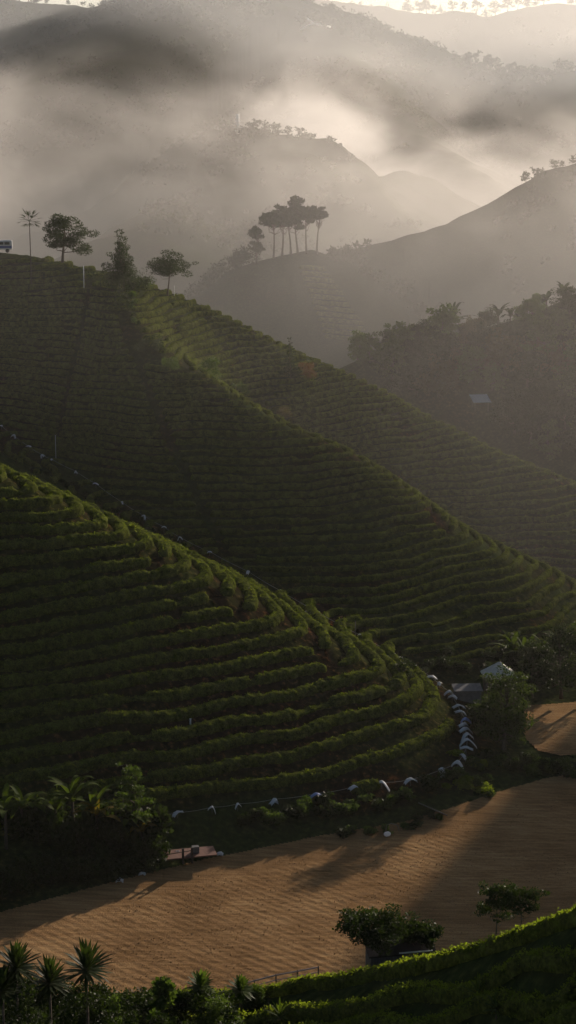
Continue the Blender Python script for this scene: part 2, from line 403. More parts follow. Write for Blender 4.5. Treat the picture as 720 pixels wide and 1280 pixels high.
# ploughed / harvested fields
def field_mesh(name, poly, z0, x0, x1, y0, y1, ang_deg, pitch, step=.25):
    xs = np.arange(x0, x1, step); ys = np.arange(y0, y1, step); X, Y = np.meshgrid(xs, ys)
    inside = inpoly(X, Y, poly)
    a = R(ang_deg)
    bend = 1.0 * np.sin(X / 45 + .6) + .35 * vnoise(X / 24, Y / 24, seed=31)
    s = -X * math.sin(a) + Y * math.cos(a) + bend
    am = .5 + .5 * vnoise(X / 11, Y / 7, seed=4) + .35 * vnoise(X / 3, Y / 2.2, seed=14); am = np.clip(.6 + .4 * am, .3, 1.2)
    Zf = z0 + .16 + .038 * am * np.sin(s * 2 * math.pi / pitch) + .03 * am * np.sin(s * 2 * math.pi / (pitch * .37) + .6 * vnoise(X / 5, Y / 5, seed=3)) + .022 * vnoise(X * 2.2, Y * 2.2, seed=8) + .035 * vnoise(X * 5, Y * 5, seed=18)
    Zf = np.maximum(Zf, HT(X, Y) + .10)
    idx = np.arange(X.size).reshape(X.shape)
    ok = inside[:-1, :-1] & inside[1:, :-1] & inside[:-1, 1:] & inside[1:, 1:]
    F = np.stack([idx[:-1, :-1], idx[:-1, 1:], idx[1:, 1:], idx[1:, :-1]], -1)[ok]
    used = np.unique(F); remap = -np.ones(X.size, int); remap[used] = np.arange(len(used))
    return mesh_np(name, np.stack([X, Y, Zf], -1).reshape(-1, 3)[used], remap[F], M['field'])
m, n, l, out = mat_new('stubble_field')
geo = n.new('ShaderNodeNewGeometry')
mp = n.new('ShaderNodeMapping'); mp.inputs['Rotation'].default_value = (0, 0, R(41)); mp.inputs['Scale'].default_value = (.22, 2.3, 1); l.new(geo.outputs['Position'], mp.inputs[0])
st = noise_node(n, l, 1.0, 5, mp.outputs[0]); fi = noise_node(n, l, 7, 5, geo.outputs['Position'], .75); bi = noise_node(n, l, .06, 3, geo.outputs['Position'])
a1 = n.new('ShaderNodeMath'); a1.operation = 'ADD'; a2 = n.new('ShaderNodeMath'); a2.operation = 'ADD'; a3 = n.new('ShaderNodeMath'); a3.operation = 'MULTIPLY'; a3.inputs[1].default_value = .333
l.new(st.outputs[0], a1.inputs[0]); l.new(fi.outputs[0], a1.inputs[1]); l.new(a1.outputs[0], a2.inputs[0]); l.new(bi.outputs[0], a2.inputs[1]); l.new(a2.outputs[0], a3.inputs[0])
rr = ramp(n, [(.38, (.13, .075, .032)), (.5, (.27, .156, .072)), (.61, (.43, .27, .128))]); l.new(a3.outputs[0], rr.inputs[0])
p = n.new('ShaderNodeBsdfPrincipled'); p.inputs['Roughness'].default_value = 1; p.inputs['Specular IOR Level'].default_value = 0; l.new(rr.outputs[0], p.inputs['Base Color'])
bp = n.new('ShaderNodeBump'); bp.inputs['Distance'].default_value = .12; l.new(fi.outputs[0], bp.inputs['Height']); l.new(bp.outputs[0], p.inputs['Normal'])
l.new(p.outputs[0], out.inputs[0]); M['field'] = m
tag(link('field', field_mesh('field', flat_poly, 0, -110, 110, 146, 245, -41, 1.12)), kind='structure')
tag(link('field', field_mesh('field2', [tuple(q[:2]) for q in FIELD2], 1.6, 20, 120, 225, 270, -41, 1.12)), kind='structure')

rst = np.random.default_rng(9); X_ = rst.uniform(-75, 75, 45000); Y_s = rst.uniform(146, 240, 45000); kp = inpoly(X_, Y_s, flat_poly) & (fbm(X_ / 6, Y_s / 6, seed=51) > -.25); X_, Y_s = X_[kp], Y_s[kp]
v, f = leaf_quads(np.stack([X_, Y_s, np.full(len(X_), .2) + .06 * rst.normal(size=len(X_))], -1), .16, rst)
M['straw'] = plain_mat('straw', (.34, .22, .12), 1, .5, .7, spec=0)
tag(link('stubble', mesh_np('stubble', v, f, M['straw'])), kind='stuff')

# ------------------------------------------------------------------ air
def box_mesh(name, x0, x1, y0, y1, z0, z1):
    v = [(x, y, z) for x in (x0, x1) for y in (y0, y1) for z in (z0, z1)]
    f = [(0, 1, 3, 2), (4, 6, 7, 5), (0, 4, 5, 1), (2, 3, 7, 6), (0, 2, 6, 4), (1, 5, 7, 3)]
    return mesh_np(name, v, f, None, False)
m, n, l, out = mat_new('haze_air')
pv = n.new('ShaderNodeVolumePrincipled'); pv.inputs['Density'].default_value = .000034; pv.inputs['Color'].default_value = (.93, .90, .87, 1); pv.inputs['Anisotropy'].default_value = .55
l.new(pv.outputs[0], out.inputs['Volume'])
me = box_mesh('haze', -7200, 7200, -60, 9500, -60, 620); me.materials.append(m)
tag(link('haze', me), kind='stuff')

def fog(name, box, top_pts, soft_h, dens, nscale, label, seed=0.0, dpts=None, tint=(.97, .94, .91, 1), wisp=(.45, 1.4), lo=.42, hi=.62, aniso=.5, step=.0):
    """fog whose top height follows a curve over x; noise breaks it into wisps"""
    m, n, l, out = mat_new(name + '_volume')
    geo = n.new('ShaderNodeNewGeometry'); sx = n.new('ShaderNodeSeparateXYZ'); l.new(geo.outputs['Position'], sx.inputs[0])
    x0, x1, y0, y1, z0, z1 = box
    mr = n.new('ShaderNodeMapRange'); mr.inputs[1].default_value = x0; mr.inputs[2].default_value = x1; l.new(sx.outputs[0], mr.inputs[0])
    fc = n.new('ShaderNodeFloatCurve'); cv = fc.mapping.curves[0]
    zt = lambda z: (z - z0) / (z1 - z0)
    pts = [((x - x0) / (x1 - x0), zt(z)) for x, z in top_pts]
    cv.points[0].location = pts[0]; cv.points[1].location = pts[-1]
    for q in pts[1:-1]: cv.points.new(*q)
    fc.mapping.update(); l.new(mr.outputs[0], fc.inputs['Value'])
    zn = n.new('ShaderNodeMapRange'); zn.inputs[1].default_value = z0; zn.inputs[2].default_value = z1; l.new(sx.outputs[2], zn.inputs[0])
    mp = n.new('ShaderNodeMapping'); mp.inputs['Scale'].default_value = (1, .55, 1.5); mp.inputs['Location'].default_value = (seed, seed * .7, 0); mp.inputs['Rotation'].default_value = (0, R(-20), 0); l.new(geo.outputs['Position'], mp.inputs[0])
    ns = noise_node(n, l, nscale, 5.0, mp.outputs[0], .62); ns.inputs['Distortion'].default_value = .5
    # (top - z + noise*k)/soft
    s1 = n.new('ShaderNodeMath'); s1.operation = 'SUBTRACT'; l.new(fc.outputs[0], s1.inputs[0]); l.new(zn.outputs[0], s1.inputs[1])
    s2 = n.new('ShaderNodeMapRange'); s2.clamp = False; s2.inputs[1].default_value = lo; s2.inputs[2].default_value = hi; s2.inputs[3].default_value = -soft_h[1] / (z1 - z0); s2.inputs[4].default_value = soft_h[1] / (z1 - z0); l.new(ns.outputs[0], s2.inputs[0])
    s3 = n.new('ShaderNodeMath'); s3.operation = 'ADD'; l.new(s1.outputs[0], s3.inputs[0]); l.new(s2.outputs[0], s3.inputs[1])
    s4 = n.new('ShaderNodeMapRange'); s4.interpolation_type = 'SMOOTHSTEP'; s4.inputs[1].default_value = 0; s4.inputs[2].default_value = soft_h[0] / (z1 - z0); s4.inputs[4].default_value = dens; l.new(s3.outputs[0], s4.inputs[0])
    # thin wisps inside
    w = n.new('ShaderNodeMapRange'); w.inputs[1].default_value = .3; w.inputs[2].default_value = .7; w.inputs[3].default_value = wisp[0]; w.inputs[4].default_value = wisp[1]; l.new(ns.outputs[0], w.inputs[0])
    mm = n.new('ShaderNodeMath'); mm.operation = 'MULTIPLY'; l.new(s4.outputs[0], mm.inputs[0]); l.new(w.outputs[0], mm.inputs[1])
    if dpts:
        fd = n.new('ShaderNodeFloatCurve'); cd = fd.mapping.curves[0]; qs = [((x - x0) / (x1 - x0), d_) for x, d_ in dpts]
        cd.points[0].location = qs[0]; cd.points[1].location = qs[-1]
        for q in qs[1:-1]: cd.points.new(*q)
        fd.mapping.update(); l.new(mr.outputs[0], fd.inputs['Value']); m2 = n.new('ShaderNodeMath'); m2.operation = 'MULTIPLY'; l.new(mm.outputs[0], m2.inputs[0]); l.new(fd.outputs[0], m2.inputs[1]); mm = m2
    pv = n.new('ShaderNodeVolumePrincipled'); pv.inputs['Color'].default_value = tint; pv.inputs['Anisotropy'].default_value = aniso
    l.new(mm.outputs[0], pv.inputs['Density']); l.new(pv.outputs[0], out.inputs['Volume'])
    me = box_mesh(name, *box); me.materials.append(m)
    return tag(link(name, me), label, 'fog', None, 'stuff')
fog('fog_bank', (-700, 700, 1330, 1640, -20, 280), [(-700, 70), (-260, 74), (-130, 92), (-60, 118), (-20, 146), (30, 160), (70, 150), (105, 116), (150, 118), (260, 134), (700, 125)],
    (95, 20), .0092, .010, 'bright morning fog bank drifting across the valley below the far hills', 30, dpts=[(-700, .22), (-240, .27), (-120, .40), (-30, .72), (40, .8), (90, .45), (160, .30), (300, .32), (700, .3)])
fog('mist', (-300, 300, 272, 470, -30, 105), [(-300, 90), (300, 90)],
    (50, 20), .00040, .01, 'faint mist hanging over the middle tea slope', 60)
fog('mist', (-420, 420, 474, 640, -30, 170), [(-420, 125), (-100, 125), (60, 120), (420, 115)],
    (70, 22), .0018, .008, 'thin mist lying in the valley before the tree knoll', 80)
fog('mist', (-520, 520, 690, 870, -30, 120), [(-520, 60), (-100, 60), (60, 65), (520, 50)],
    (70, 30), .0005, .006, 'thin mist lying in the valley between the knoll and the misty hill', 40)
fog('mist', (-620, 620, 930, 1200, -30, 190), [(-620, 125), (-200, 140), (60, 145), (150, 110), (620, 90)],
    (80, 26), .0015, .009, 'soft mist veiling the hill with the pale tower', 10)
fog('mist', (-1300, 1300, 1660, 1780, -30, 400), [(-1300, 300), (1300, 300)],
    (60, 3), .0021, .004, 'thin high haze before the dark far ridge', 110, tint=(.90, .94, .98, 1), wisp=(.95, 1.05))
fog('mist', (-1600, 1600, 2330, 2560, -30, 480), [(-1600, 380), (1600, 380)],
    (60, 3), .0012, .004, 'pale haze between the dark ridge and the skyline ridge', 150, wisp=(.95, 1.05))

# ------------------------------------------------------------------ tea hedges along the height lines
def contours(xs, ys, G, level):
    """marching squares -> list of polylines"""
    S = G > level
    c = (S[:-1, :-1].astype(int) + S[:-1, 1:] + S[1:, 1:] + S[1:, :-1]); ii, jj = np.nonzero((c > 0) & (c < 4))
    adj = {}; pos = {}
    def ep(i, j, hor):
        k = (i, j, hor)
        if k not in pos:
            if hor: a, b = G[i, j], G[i, j + 1]; t = (level - a) / (b - a); pos[k] = (xs[j] + t * (xs[j + 1] - xs[j]), ys[i])
            else: a, b = G[i, j], G[i + 1, j]; t = (level - a) / (b - a); pos[k] = (xs[j], ys[i] + t * (ys[i + 1] - ys[i]))
        return k
    for i, j in zip(ii.tolist(), jj.tolist()):
        s00, s01, s11, s10 = S[i, j], S[i, j + 1], S[i + 1, j + 1], S[i + 1, j]
        e = []
        if s00 != s01: e.append(ep(i, j, 1))
        if s01 != s11: e.append(ep(i, j + 1, 0))
        if s11 != s10: e.append(ep(i + 1, j, 1))
        if s10 != s00: e.append(ep(i, j, 0))
        prs = [(e[0], e[1])] if len(e) == 2 else [(e[0], e[1]), (e[2], e[3])]
        for a, b in prs: adj.setdefault(a, []).append(b); adj.setdefault(b, []).append(a)
    seen = set(); lines = []
    starts = [k for k in adj if len(adj[k]) == 1] + list(adj)
    for k in starts:
        if k in seen: continue
        ln = [k]; seen.add(k)
        while True:
            nx_ = [q for q in adj[ln[-1]] if q not in seen]
            if not nx_: break
            ln.append(nx_[0]); seen.add(nx_[0])
        if len(ln) > 3: lines.append(np.array([pos[q] for q in ln]))
    return lines
def resample(P, ds):
    d = np.concatenate([[0], np.cumsum(np.hypot(*(P[1:] - P[:-1]).T))])
    if d[-1] < ds * 3: return None
    t = np.linspace(0, d[-1], int(d[-1] / ds) + 1)
    return np.stack([np.interp(t, d, P[:, 0]), np.interp(t, d, P[:, 1])], -1)
def smooth_line(P, it=6):
    for k in range(it):
        Q = P.copy(); Q[1:-1] = .25 * P[:-2] + .5 * P[1:-1] + .25 * P[2:]; P = Q
    return P
def hedge_mesh(name, P, width, height, ds, nc, sprigs, leaf, seed, rs, ground=None, amp=1.0):
    P = resample(P, ds); nP = len(P)
    T = np.gradient(P, axis=0); T /= np.linalg.norm(T, axis=1)[:, None] + 1e-9
    N = np.stack([-T[:, 1], T[:, 0]], -1)
    a = np.linspace(-.12, 1.12, nc) * math.pi
    cx = np.cos(a) ; cz = np.sin(a)
    sx = np.sign(cx) * np.abs(cx) ** .8; sz = np.sign(cz) * np.abs(cz) ** .62
    dist = np.arange(nP) * ds
    wv = width * (1 + .13 * vnoise(dist / 2.1, dist * 0 + seed, seed=seed) + .10 * vnoise(dist / .8, dist * 0, seed=seed + 1))
    hv = height * (1 + .12 * vnoise(dist / 1.7, dist * 0 + 7, seed=seed + 2) + .10 * vnoise(dist / .7, dist * 0, seed=seed + 5))
    hv = hv * (.92 + .11 * np.abs(np.sin(math.pi * (dist / 1.25 + .35 * vnoise(dist / 3, dist * 0, seed=seed + 8)))) ** .7)
    gap = np.clip((vnoise(dist / 5.5, dist * 0 + 3, seed=seed + 3) + .93) / .12, .35, 1); hv = hv * gap; wv = wv * (.6 + .4 * gap)
    ends = np.clip(np.minimum(dist, dist[-1] - dist) / (width * .6), 0, 1); ends = np.sqrt(np.maximum(1 - (1 - ends) ** 2, .02))
    wv = wv * ends; hv = hv * ends
    gz = (ground or HT)(P[:, 0], P[:, 1])
    X = P[:, 0:1] + N[:, 0:1] * sx[None] * wv[:, None] / 2; Y = P[:, 1:2] + N[:, 1:2] * sx[None] * wv[:, None] / 2
    Zc = gz[:, None] + np.maximum(sz[None], -.3) * hv[:, None]
    dn = amp * (.08 * vnoise(X / .75, Y / .75, Zc / .75, seed=40) + .09 * vnoise(X / .4, Y / .4, Zc / .4, seed=41) + .11 * vnoise(X / .2, Y / .2, Zc / .2, seed=42))
    X = X + dn * N[:, 0:1] * sx[None]; Y = Y + dn * N[:, 1:2] * sx[None]; Zc = Zc + dn * np.maximum(sz[None], 0)
    Vt = np.stack([X, Y, Zc], -1).reshape(-1, 3)
    idx = np.arange(nP * nc).reshape(nP, nc)
    F_ = np.stack([idx[:-1, :-1], idx[:-1, 1:], idx[1:, 1:], idx[1:, :-1]], -1).reshape(-1, 4)
    mats = np.zeros(len(F_), np.int32)
    ns = int(len(P) * ds * sprigs)
    if ns:
        ci = rs.integers(0, nP, ns); cj = np.clip(np.round((nc - 1) / 2 + rs.normal(size=ns) * nc * .17), 1, nc - 2).astype(int)
        C = Vt.reshape(nP, nc, 3)[ci, cj] + rs.normal(size=(ns, 3)) * .06
        LV, LF = leaf_quads(C, leaf, rs); F_ = np.concatenate([F_, LF + len(Vt)]); Vt = np.concatenate([Vt, LV])
        mats = np.concatenate([mats, np.ones(ns, np.int32)])
    me = mesh_np(name, Vt, F_, M['hedge']); me.materials.append(M['sprig']); me.polygons.foreach_set('material_index', mats)
    return me
def split_by(P, keep, minlen):
    out_, cur_ = [], []
    for p_, k_ in zip(P, keep):
        if k_: cur_.append(p_)
        else:
            if len(cur_) >= minlen: out_.append(np.array(cur_))
            cur_ = []
    if len(cur_) >= minlen: out_.append(np.array(cur_))
    return out_
ORD = ['first','second','third','fourth','fifth','sixth','seventh','eighth','ninth','tenth','eleventh','twelfth','thirteenth','fourteenth','fifteenth','sixteenth','seventeenth','eighteenth','nineteenth','twentieth']
def ordinal(k):
    if k <= 20: return ORD[k - 1]
    t, u = divmod(k, 10); tens = {2: 'twenty', 3: 'thirty', 4: 'forty', 5: 'fifty', 6: 'sixty'}[t]
    return (tens[:-1] + 'ieth') if u == 0 else tens + '-' + ORD[u - 1]
def line_gap(x, y, pts, w):
    d, _ = seg_dist(x, y, pts); return d > w
LINES = dict(L=[], M=[])
def tea_region(key, poly, dz, x0, x1, y0, y1, step):
    xs = np.arange(x0, x1, step); ys = np.arange(y0, y1, step); X, Y = np.meshgrid(xs, ys)
    G = H(X.ravel(), Y.ravel()).reshape(X.shape) + wob(X, Y)
    k0, k1 = int(math.ceil(2.6 / dz)), int(72 / dz)
    for k in range(k0, k1):
        for P in contours(xs, ys, G, k * dz + 1e-4):
            P = resample(P, .5)
            if P is None: continue
            P = smooth_line(P, 5); x, y = P[:, 0], P[:, 1]
            keep = inpoly(x, y, poly)
            for g, w in GAPS[key]: keep &= line_gap(x, y, g, w)
            for Q in split_by(P, keep, 9): LINES[key].append((k, Q))
STAIR = [hit(*q) for q in ((112,352),(108,385),(96,440),(82,500),(72,548))]
TRACK = [hit(*q) for q in ((160,425),(178,470),(200,525),(235,600),(280,690))]
GAPS = dict(L=[], M=[(STAIR, .3), (TRACK, .35), ([p for p in RIDGE_1[1:5]], 1.5)])
for q_ in SCARS: GAPS['M' if q_[0][1] > 285 else 'L'].append((q_, 1.2))
tea_region('L', TEA_L, DZ_L, -70, 45, 170, 275, 1.0)
tea_region('M', TEA_M, DZ_M, -95, 95, 255, 395, 1.0)
def visible(p):
    c = np.array([0, 0, CAM_Z]); d = p - c; t = np.linspace(.55, .985, 160)
    q = c + d * t[:, None]; return not np.any(H(q[:, 0], q[:, 1]) > q[:, 2] + .1)
def in_frame_share(Q, zadd=1.2):
    P3 = np.stack([Q[::6, 0], Q[::6, 1], H(Q[::6, 0], Q[::6, 1]) + zadd], -1)
    pxs = 360 + FPX * P3[:, 0] / (P3[:, 1] * cp_ - (P3[:, 2] - CAM_Z) * sp_)
    ok = [a for a, b in zip(P3, pxs) if -20 < b < 740 and visible(a)]
    return len(ok)
def seg_len(Q): return float(np.hypot(*(Q[1:] - Q[:-1]).T).sum())
def build_rows(key, width, height, ds, nc, sprigs, leaf, label, group):
    vis = [(k, Q) for k, Q in LINES[key] if in_frame_share(Q) > 0]
    rs = np.random.default_rng(5)
    vis.sort(key=lambda t: (-t[0], t[1][:, 0].mean()))
    byk = {}
    for k, Q in vis: byk.setdefault(k, []).append(Q)
    n_ = 0
    for r_, k in enumerate(sorted(byk, reverse=True)):
        qs = sorted(byk[k], key=seg_len, reverse=True)
        for c_, Q in enumerate(sorted(qs, key=lambda q: q[:, 0].mean())):
            me = hedge_mesh('tea_hedge', Q, width, height, ds, nc, sprigs, leaf, 100 + n_ * 7, rs, amp=1.0 if key == 'L' else .6)
            o = link('tea_hedge', me); n_ += 1
            tag(o, label(r_ + 1, c_, len(qs), Q), 'tea hedge', group)
    print(key, 'rows', n_, 'levels', len(byk))
def lab_l(r_, c_, n_, Q):
    return 'green tea hedge, %s row from the top of the near left hill' % ordinal(r_) + ('' if n_ == 1 else (', %s piece' % ORD[c_]))
def lab_m(r_, c_, n_, Q):
    where = '' if n_ == 1 else ', %s piece' % ORD[c_]
    return 'tea hedge, %s row down the dark middle slope' % ordinal(r_) + where
build_rows('L', 1.85, 1.0, .18, 12, 26, .15, lab_l, 'tea hedges on the near left hill')
build_rows('M', 1.2, .8, .3, 9, 5, .16, lab_m, 'tea hedges on the middle slope')

# foreground tea rows over the near slope
rsF = np.random.default_rng(77)
def crest_y(x):
    lo, hi = 940, 1285
    while hi - lo > 1:
        mid = (lo + hi) / 2; q = hit(x, mid, 45, 600)
        if q is not None and q[1] < 112: hi = mid
        else: lo = mid
    return hi
cxs = np.arange(190, 1001, 18.0); cys = [crest_y(x) for x in cxs]
for k in range(6):
    pts = []
    for x in np.arange(190, 1000, 9.0):
        y0 = np.interp(x, cxs, cys)
        t = np.clip((x - 330) / 390, 0, 1)
        y = y0 + 3 + k * (27 + 18 * t) + (15 * math.sin(x / 24 + k * 2.3) * t) * (k > 0) + (k == 1) * 3
        q = hit(x, y, 45, 112)
        if q is not None: pts.append(q[:2])
    if len(pts) < 8: continue
    P = smooth_line(resample(np.array(pts), .5), 3)
    me = hedge_mesh('tea_hedge', P, 1.0, .72, .09, 14, 190, .12, 900 + k * 9, rsF, ground=H, amp=1.0)
    tag(link('tea_hedge', me), 'leafy tea hedge on the closest slope, %s row below its crest' % ordinal(k + 1), 'tea hedge', 'tea hedges on the closest slope')

# ------------------------------------------------------------------ plants
class MB:
    def __init__(s): s.v = []; s.f = []; s.n = 0
    def add(s, v, f):
        v = np.asarray(v, float); s.v.append(v); s.f += [tuple(int(i) + s.n for i in q) for q in f]; s.n += len(v)
    def box(s, c, size, rz=0, rx=0, ry=0):
        from mathutils import Euler
        Mx = np.array(Euler((rx, ry, rz)).to_matrix()); h = np.array(size) / 2
        v = np.array([(a, b, d) for a in (-1, 1) for b in (-1, 1) for d in (-1, 1)]) * h @ Mx.T + np.array(c)
        s.add(v, [(0, 1, 3, 2), (4, 6, 7, 5), (0, 4, 5, 1), (2, 3, 7, 6), (0, 2, 6, 4), (1, 5, 7, 3)])
    def tube(s, pts, rad, k=7):
        pts = np.asarray(pts, float); n_ = len(pts); rad = np.broadcast_to(rad, n_)
        T = np.gradient(pts, axis=0); T /= np.linalg.norm(T, axis=1)[:, None] + 1e-9
        ref = np.array([0.0, 1.0, 0]) if abs(T[0][2]) > .7 else np.array([0, 0, 1.0])
        U = np.cross(T, ref); U /= np.linalg.norm(U, axis=1)[:, None] + 1e-9; V_ = np.cross(T, U)
        a = np.arange(k) * 2 * math.pi / k
        v = pts[:, None] + (U[:, None] * np.cos(a)[None, :, None] + V_[:, None] * np.sin(a)[None, :, None]) * rad[:, None, None]
        f = [(i * k + j, i * k + (j + 1) % k, (i + 1) * k + (j + 1) % k, (i + 1) * k + j) for i in range(n_ - 1) for j in range(k)]
        f += [tuple(range(k - 1, -1, -1)), tuple((n_ - 1) * k + j for j in range(k))]
        s.add(v.reshape(-1, 3), f)
    def blade(s, base, dirv, length, width, droop, segs=6, fold=.25, side=None):
        """long leaf: mid-rib folded strip with a curved, drooping line"""
        d = np.array(dirv, float); d /= np.linalg.norm(d); p = np.array(base, float); up = np.array([0, 0, 1.0])
        w = np.cross(d, up); w /= np.linalg.norm(w) + 1e-9
        vs_, st = [], length / segs
        for i in range(segs + 1):
            t = i / segs; wd = width * (math.sin(math.pi * min(1, t * .93 + .07)) ** .6) * .5
            nn = np.cross(w, d)
            vs_ += [p - w * wd + nn * wd * fold, p, p + w * wd + nn * wd * fold]
            p = p + d * st; d = d + np.array([0, 0, -droop * st / length * (0.4 + 1.6 * t)]); d /= np.linalg.norm(d)
        f = []
        for i in range(segs):
            a = i * 3; f += [(a, a + 1, a + 4, a + 3), (a + 1, a + 2, a + 5, a + 4)]
        s.add(vs_, f)
    def build(s, name, mat, parent=None, smooth=True, loc=None):
        me = bpy.data.meshes.new(name); v = np.concatenate(s.v) if s.v else np.zeros((0, 3))
        me.from_pydata(v.tolist(), [], s.f); me.update()
        if smooth: me.polygons.foreach_set('use_smooth', np.ones(len(me.polygons), bool))
        me.materials.append(mat); return link(name, me, parent, loc)

def crown_mesh(clumps, n_leaves, leaf, rs, squash=.75):
    """clumps: (x,y,z,r)"""
    c = np.array(clumps); w = c[:, 3] ** 2.2; w /= w.sum()
    k = rs.choice(len(c), n_leaves, p=w)
    d = rs.normal(size=(n_leaves, 3)); d /= np.linalg.norm(d, axis=1)[:, None]
    r = c[k, 3] * rs.uniform(.25, 1.0, n_leaves) ** .45
    ptsc = c[k, :3] + d * r[:, None] * np.array([1, 1, squash])
    return leaf_quads(ptsc, leaf, rs)
def make_tree(name, loc, h, w, style='round', leafm='leaf_dark', n_leaves=2600, leaf=.32, trunk=.18, seed=1, bare=.35, nl=9, lean=0, squash=.7):
    rs = np.random.default_rng(seed); root = empty(name, loc, rs.uniform(0, 0.4))
    t = MB(); hb = h * bare
    tp = np.array([[lean * (u ** 1.5) * w * .3 + .04 * h * math.sin(3 * u + seed), .03 * h * math.sin(4 * u + seed), u * h * .86] for u in np.linspace(0, 1, 8)])
    tr = trunk * (1.25 - np.linspace(0, 1, 8) * 1.05); tr[0] *= 1.35
    t.tube(tp, tr, 8); clumps = []
    for i in range(nl):
        u = (i + .5) / nl
        if style == 'umbrella': zf = bare + (1 - bare) * (.45 + .5 * rs.uniform(.2, 1)); rr = (.25 + .75 * math.sqrt(u)) ; zf -= .14 * (rr ** 2)
        elif style == 'layered': zf = bare + (1 - bare) * (.12 + .84 * u); rr = rs.uniform(.45, 1) * math.sin(math.pi * min(.93, .25 + .72 * u)) ** .6
        elif style == 'cone': zf = bare + (1 - bare) * u; rr = (1 - u) * rs.uniform(.5, .9) + .05
        else: zf = bare + (1 - bare) * (.15 + .75 * rs.uniform()); rr = rs.uniform(.25, 1) * math.sin(math.pi * np.clip((zf - bare) / (1 - bare) * .8 + .15, 0, 1)) ** .5
        a = i * 2.4 + rs.uniform(-.4, .4); R_ = w / 2 * rr * .8
        e = np.array([math.cos(a) * R_, math.sin(a) * R_, zf * h]); s0 = min(.95, max(bare * .75, zf * .72)) / .86
        b = np.array([np.interp(min(1, s0), np.linspace(0, 1, 8), tp[:, q]) for q in range(3)])
        mid = (b + e) / 2 + np.array([0, 0, -.06 * h * rr]) + rs.normal(size=3) * .03 * h
        t.tube([b, (b + mid) / 2 + rs.normal(size=3) * .01 * h, mid, (mid + e) / 2, e], trunk * np.array([.42, .34, .25, .16, .07]), 5)
        cr = w * (.17 if style in ('umbrella', 'layered') else .21) * rs.uniform(.7, 1.25)
        if style == 'cone': cr = w * .28 * (1.1 - u)
        clumps.append((*e, cr))
        for q in range(2): clumps.append((*(e + rs.normal(size=3) * cr * np.array([.8, .8, .35])), cr * rs.uniform(.45, .8)))
    if style in ('cone', 'layered'): clumps.append((tp[-1][0], tp[-1][1], h * .95, w * .1))
    v, f = crown_mesh(clumps, n_leaves, leaf, rs, .55 if style in ('umbrella', 'layered') else squash)
    t.build('trunk', M['bark'], root)
    link('crown', mesh_np('crown', v, f, M[leafm]), root)
    return root
def make_bush(name, loc, w, h, leafm='leaf_mid', n_leaves=1100, leaf=.26, seed=1, parts=True):
    rs = np.random.default_rng(seed); cl = []
    for i in range(9):
        a = rs.uniform(0, 6.28); r = w / 2 * rs.uniform(0, .7); cl.append((math.cos(a) * r, math.sin(a) * r, h * rs.uniform(.25, .8), min(w, h * 1.6) * rs.uniform(.16, .3)))
    v, f = crown_mesh(cl, n_leaves, leaf, rs, .8)
    me = mesh_np(name, v, f, M[leafm]); return link(name, me, None, loc)
def make_banana(name, loc, h, seed=1, nl=9, leafm='banana', L=None, wd=.62, stem=.12):
    rs = np.random.default_rng(seed); root = empty(name, loc, rs.uniform(0, 6)); t = MB(); hs = h * .5
    t.tube([(0, 0, -.2), (.02, 0, hs * .5), (.04, 0, hs), (.05, 0, hs * 1.12)], [stem * 1.3, stem * 1.1, stem * .8, stem * .35], 8); t.build('stem', M['bark'], root)
    L = L or h * .62; lf = MB()
    for i in range(nl):
        a = i * 2.4 + rs.uniform(-.3, .3); el = rs.uniform(.45, 1.25)
        lf.blade((.04, 0, hs * rs.uniform(.9, 1.1)), (math.cos(a) * math.cos(el), math.sin(a) * math.cos(el), math.sin(el)), L * rs.uniform(.75, 1.15), wd * rs.uniform(.8, 1.1), rs.uniform(1.0, 2.2), 8)
    lf.build('leaves', M[leafm], root); return root
def make_rosette(name, loc, h, L, seed=1, nl=46, wd=.07, leafm='leaf_dark', stem=.07, droop=.5):
    rs = np.random.default_rng(seed); root = empty(name, loc, 0); t = MB()
    t.tube([(0, 0, -.3), (.03, .02, h * .5), (0, 0, h)], [stem * 1.3, stem, stem * .8], 7); t.build('stem', M['bark'], root); lf = MB()
    for i in range(nl):
        a = i * 2.4; el = -0.35 + 1.8 * (i / nl)
        lf.blade((0, 0, h + .15 * (i / nl)), (math.cos(a) * math.cos(el), math.sin(a) * math.cos(el), math.sin(el)), L * rs.uniform(.75, 1.1), wd, rs.uniform(.1, droop), 4, .2)
    lf.build('leaves', M[leafm], root); return root
def make_palm(name, loc, h, L, seed=1, nl=16, leafm='leaf_dark', trunk=.11, spread=.9):
    rs = np.random.default_rng(seed); root = empty(name, loc, 0); t = MB()
    t.tube([(0, 0, -.3), (.05, 0, h * .4), (.02, 0, h * .8), (0, 0, h)], [trunk * 1.4, trunk, trunk * .9, trunk * .8], 8); t.build('trunk', M['bark'], root); lf = MB()
    for i in range(nl):
        a = i * 2.4 + rs.uniform(-.2, .2); el = -.5 + 1.7 * (i / nl); st = L * rs.uniform(.35, .55)
        d = np.array([math.cos(a) * math.cos(el), math.sin(a) * math.cos(el), math.sin(el)]); b = np.array([0, 0, h]); e = b + d * st
        lf.tube([b, (b + e) / 2, e], .02, 4)
        for q in range(9):
            an = (q - 4) * .26 * spread; w = np.cross(d, [0, 0, 1.0]); w /= np.linalg.norm(w) + 1e-9
            lf.blade(e, d * math.cos(an) + w * math.sin(an), L * .52 * rs.uniform(.85, 1.1), .12, rs.uniform(.5, 1.1), 3, .2)
    lf.build('crown', M[leafm], root); return root

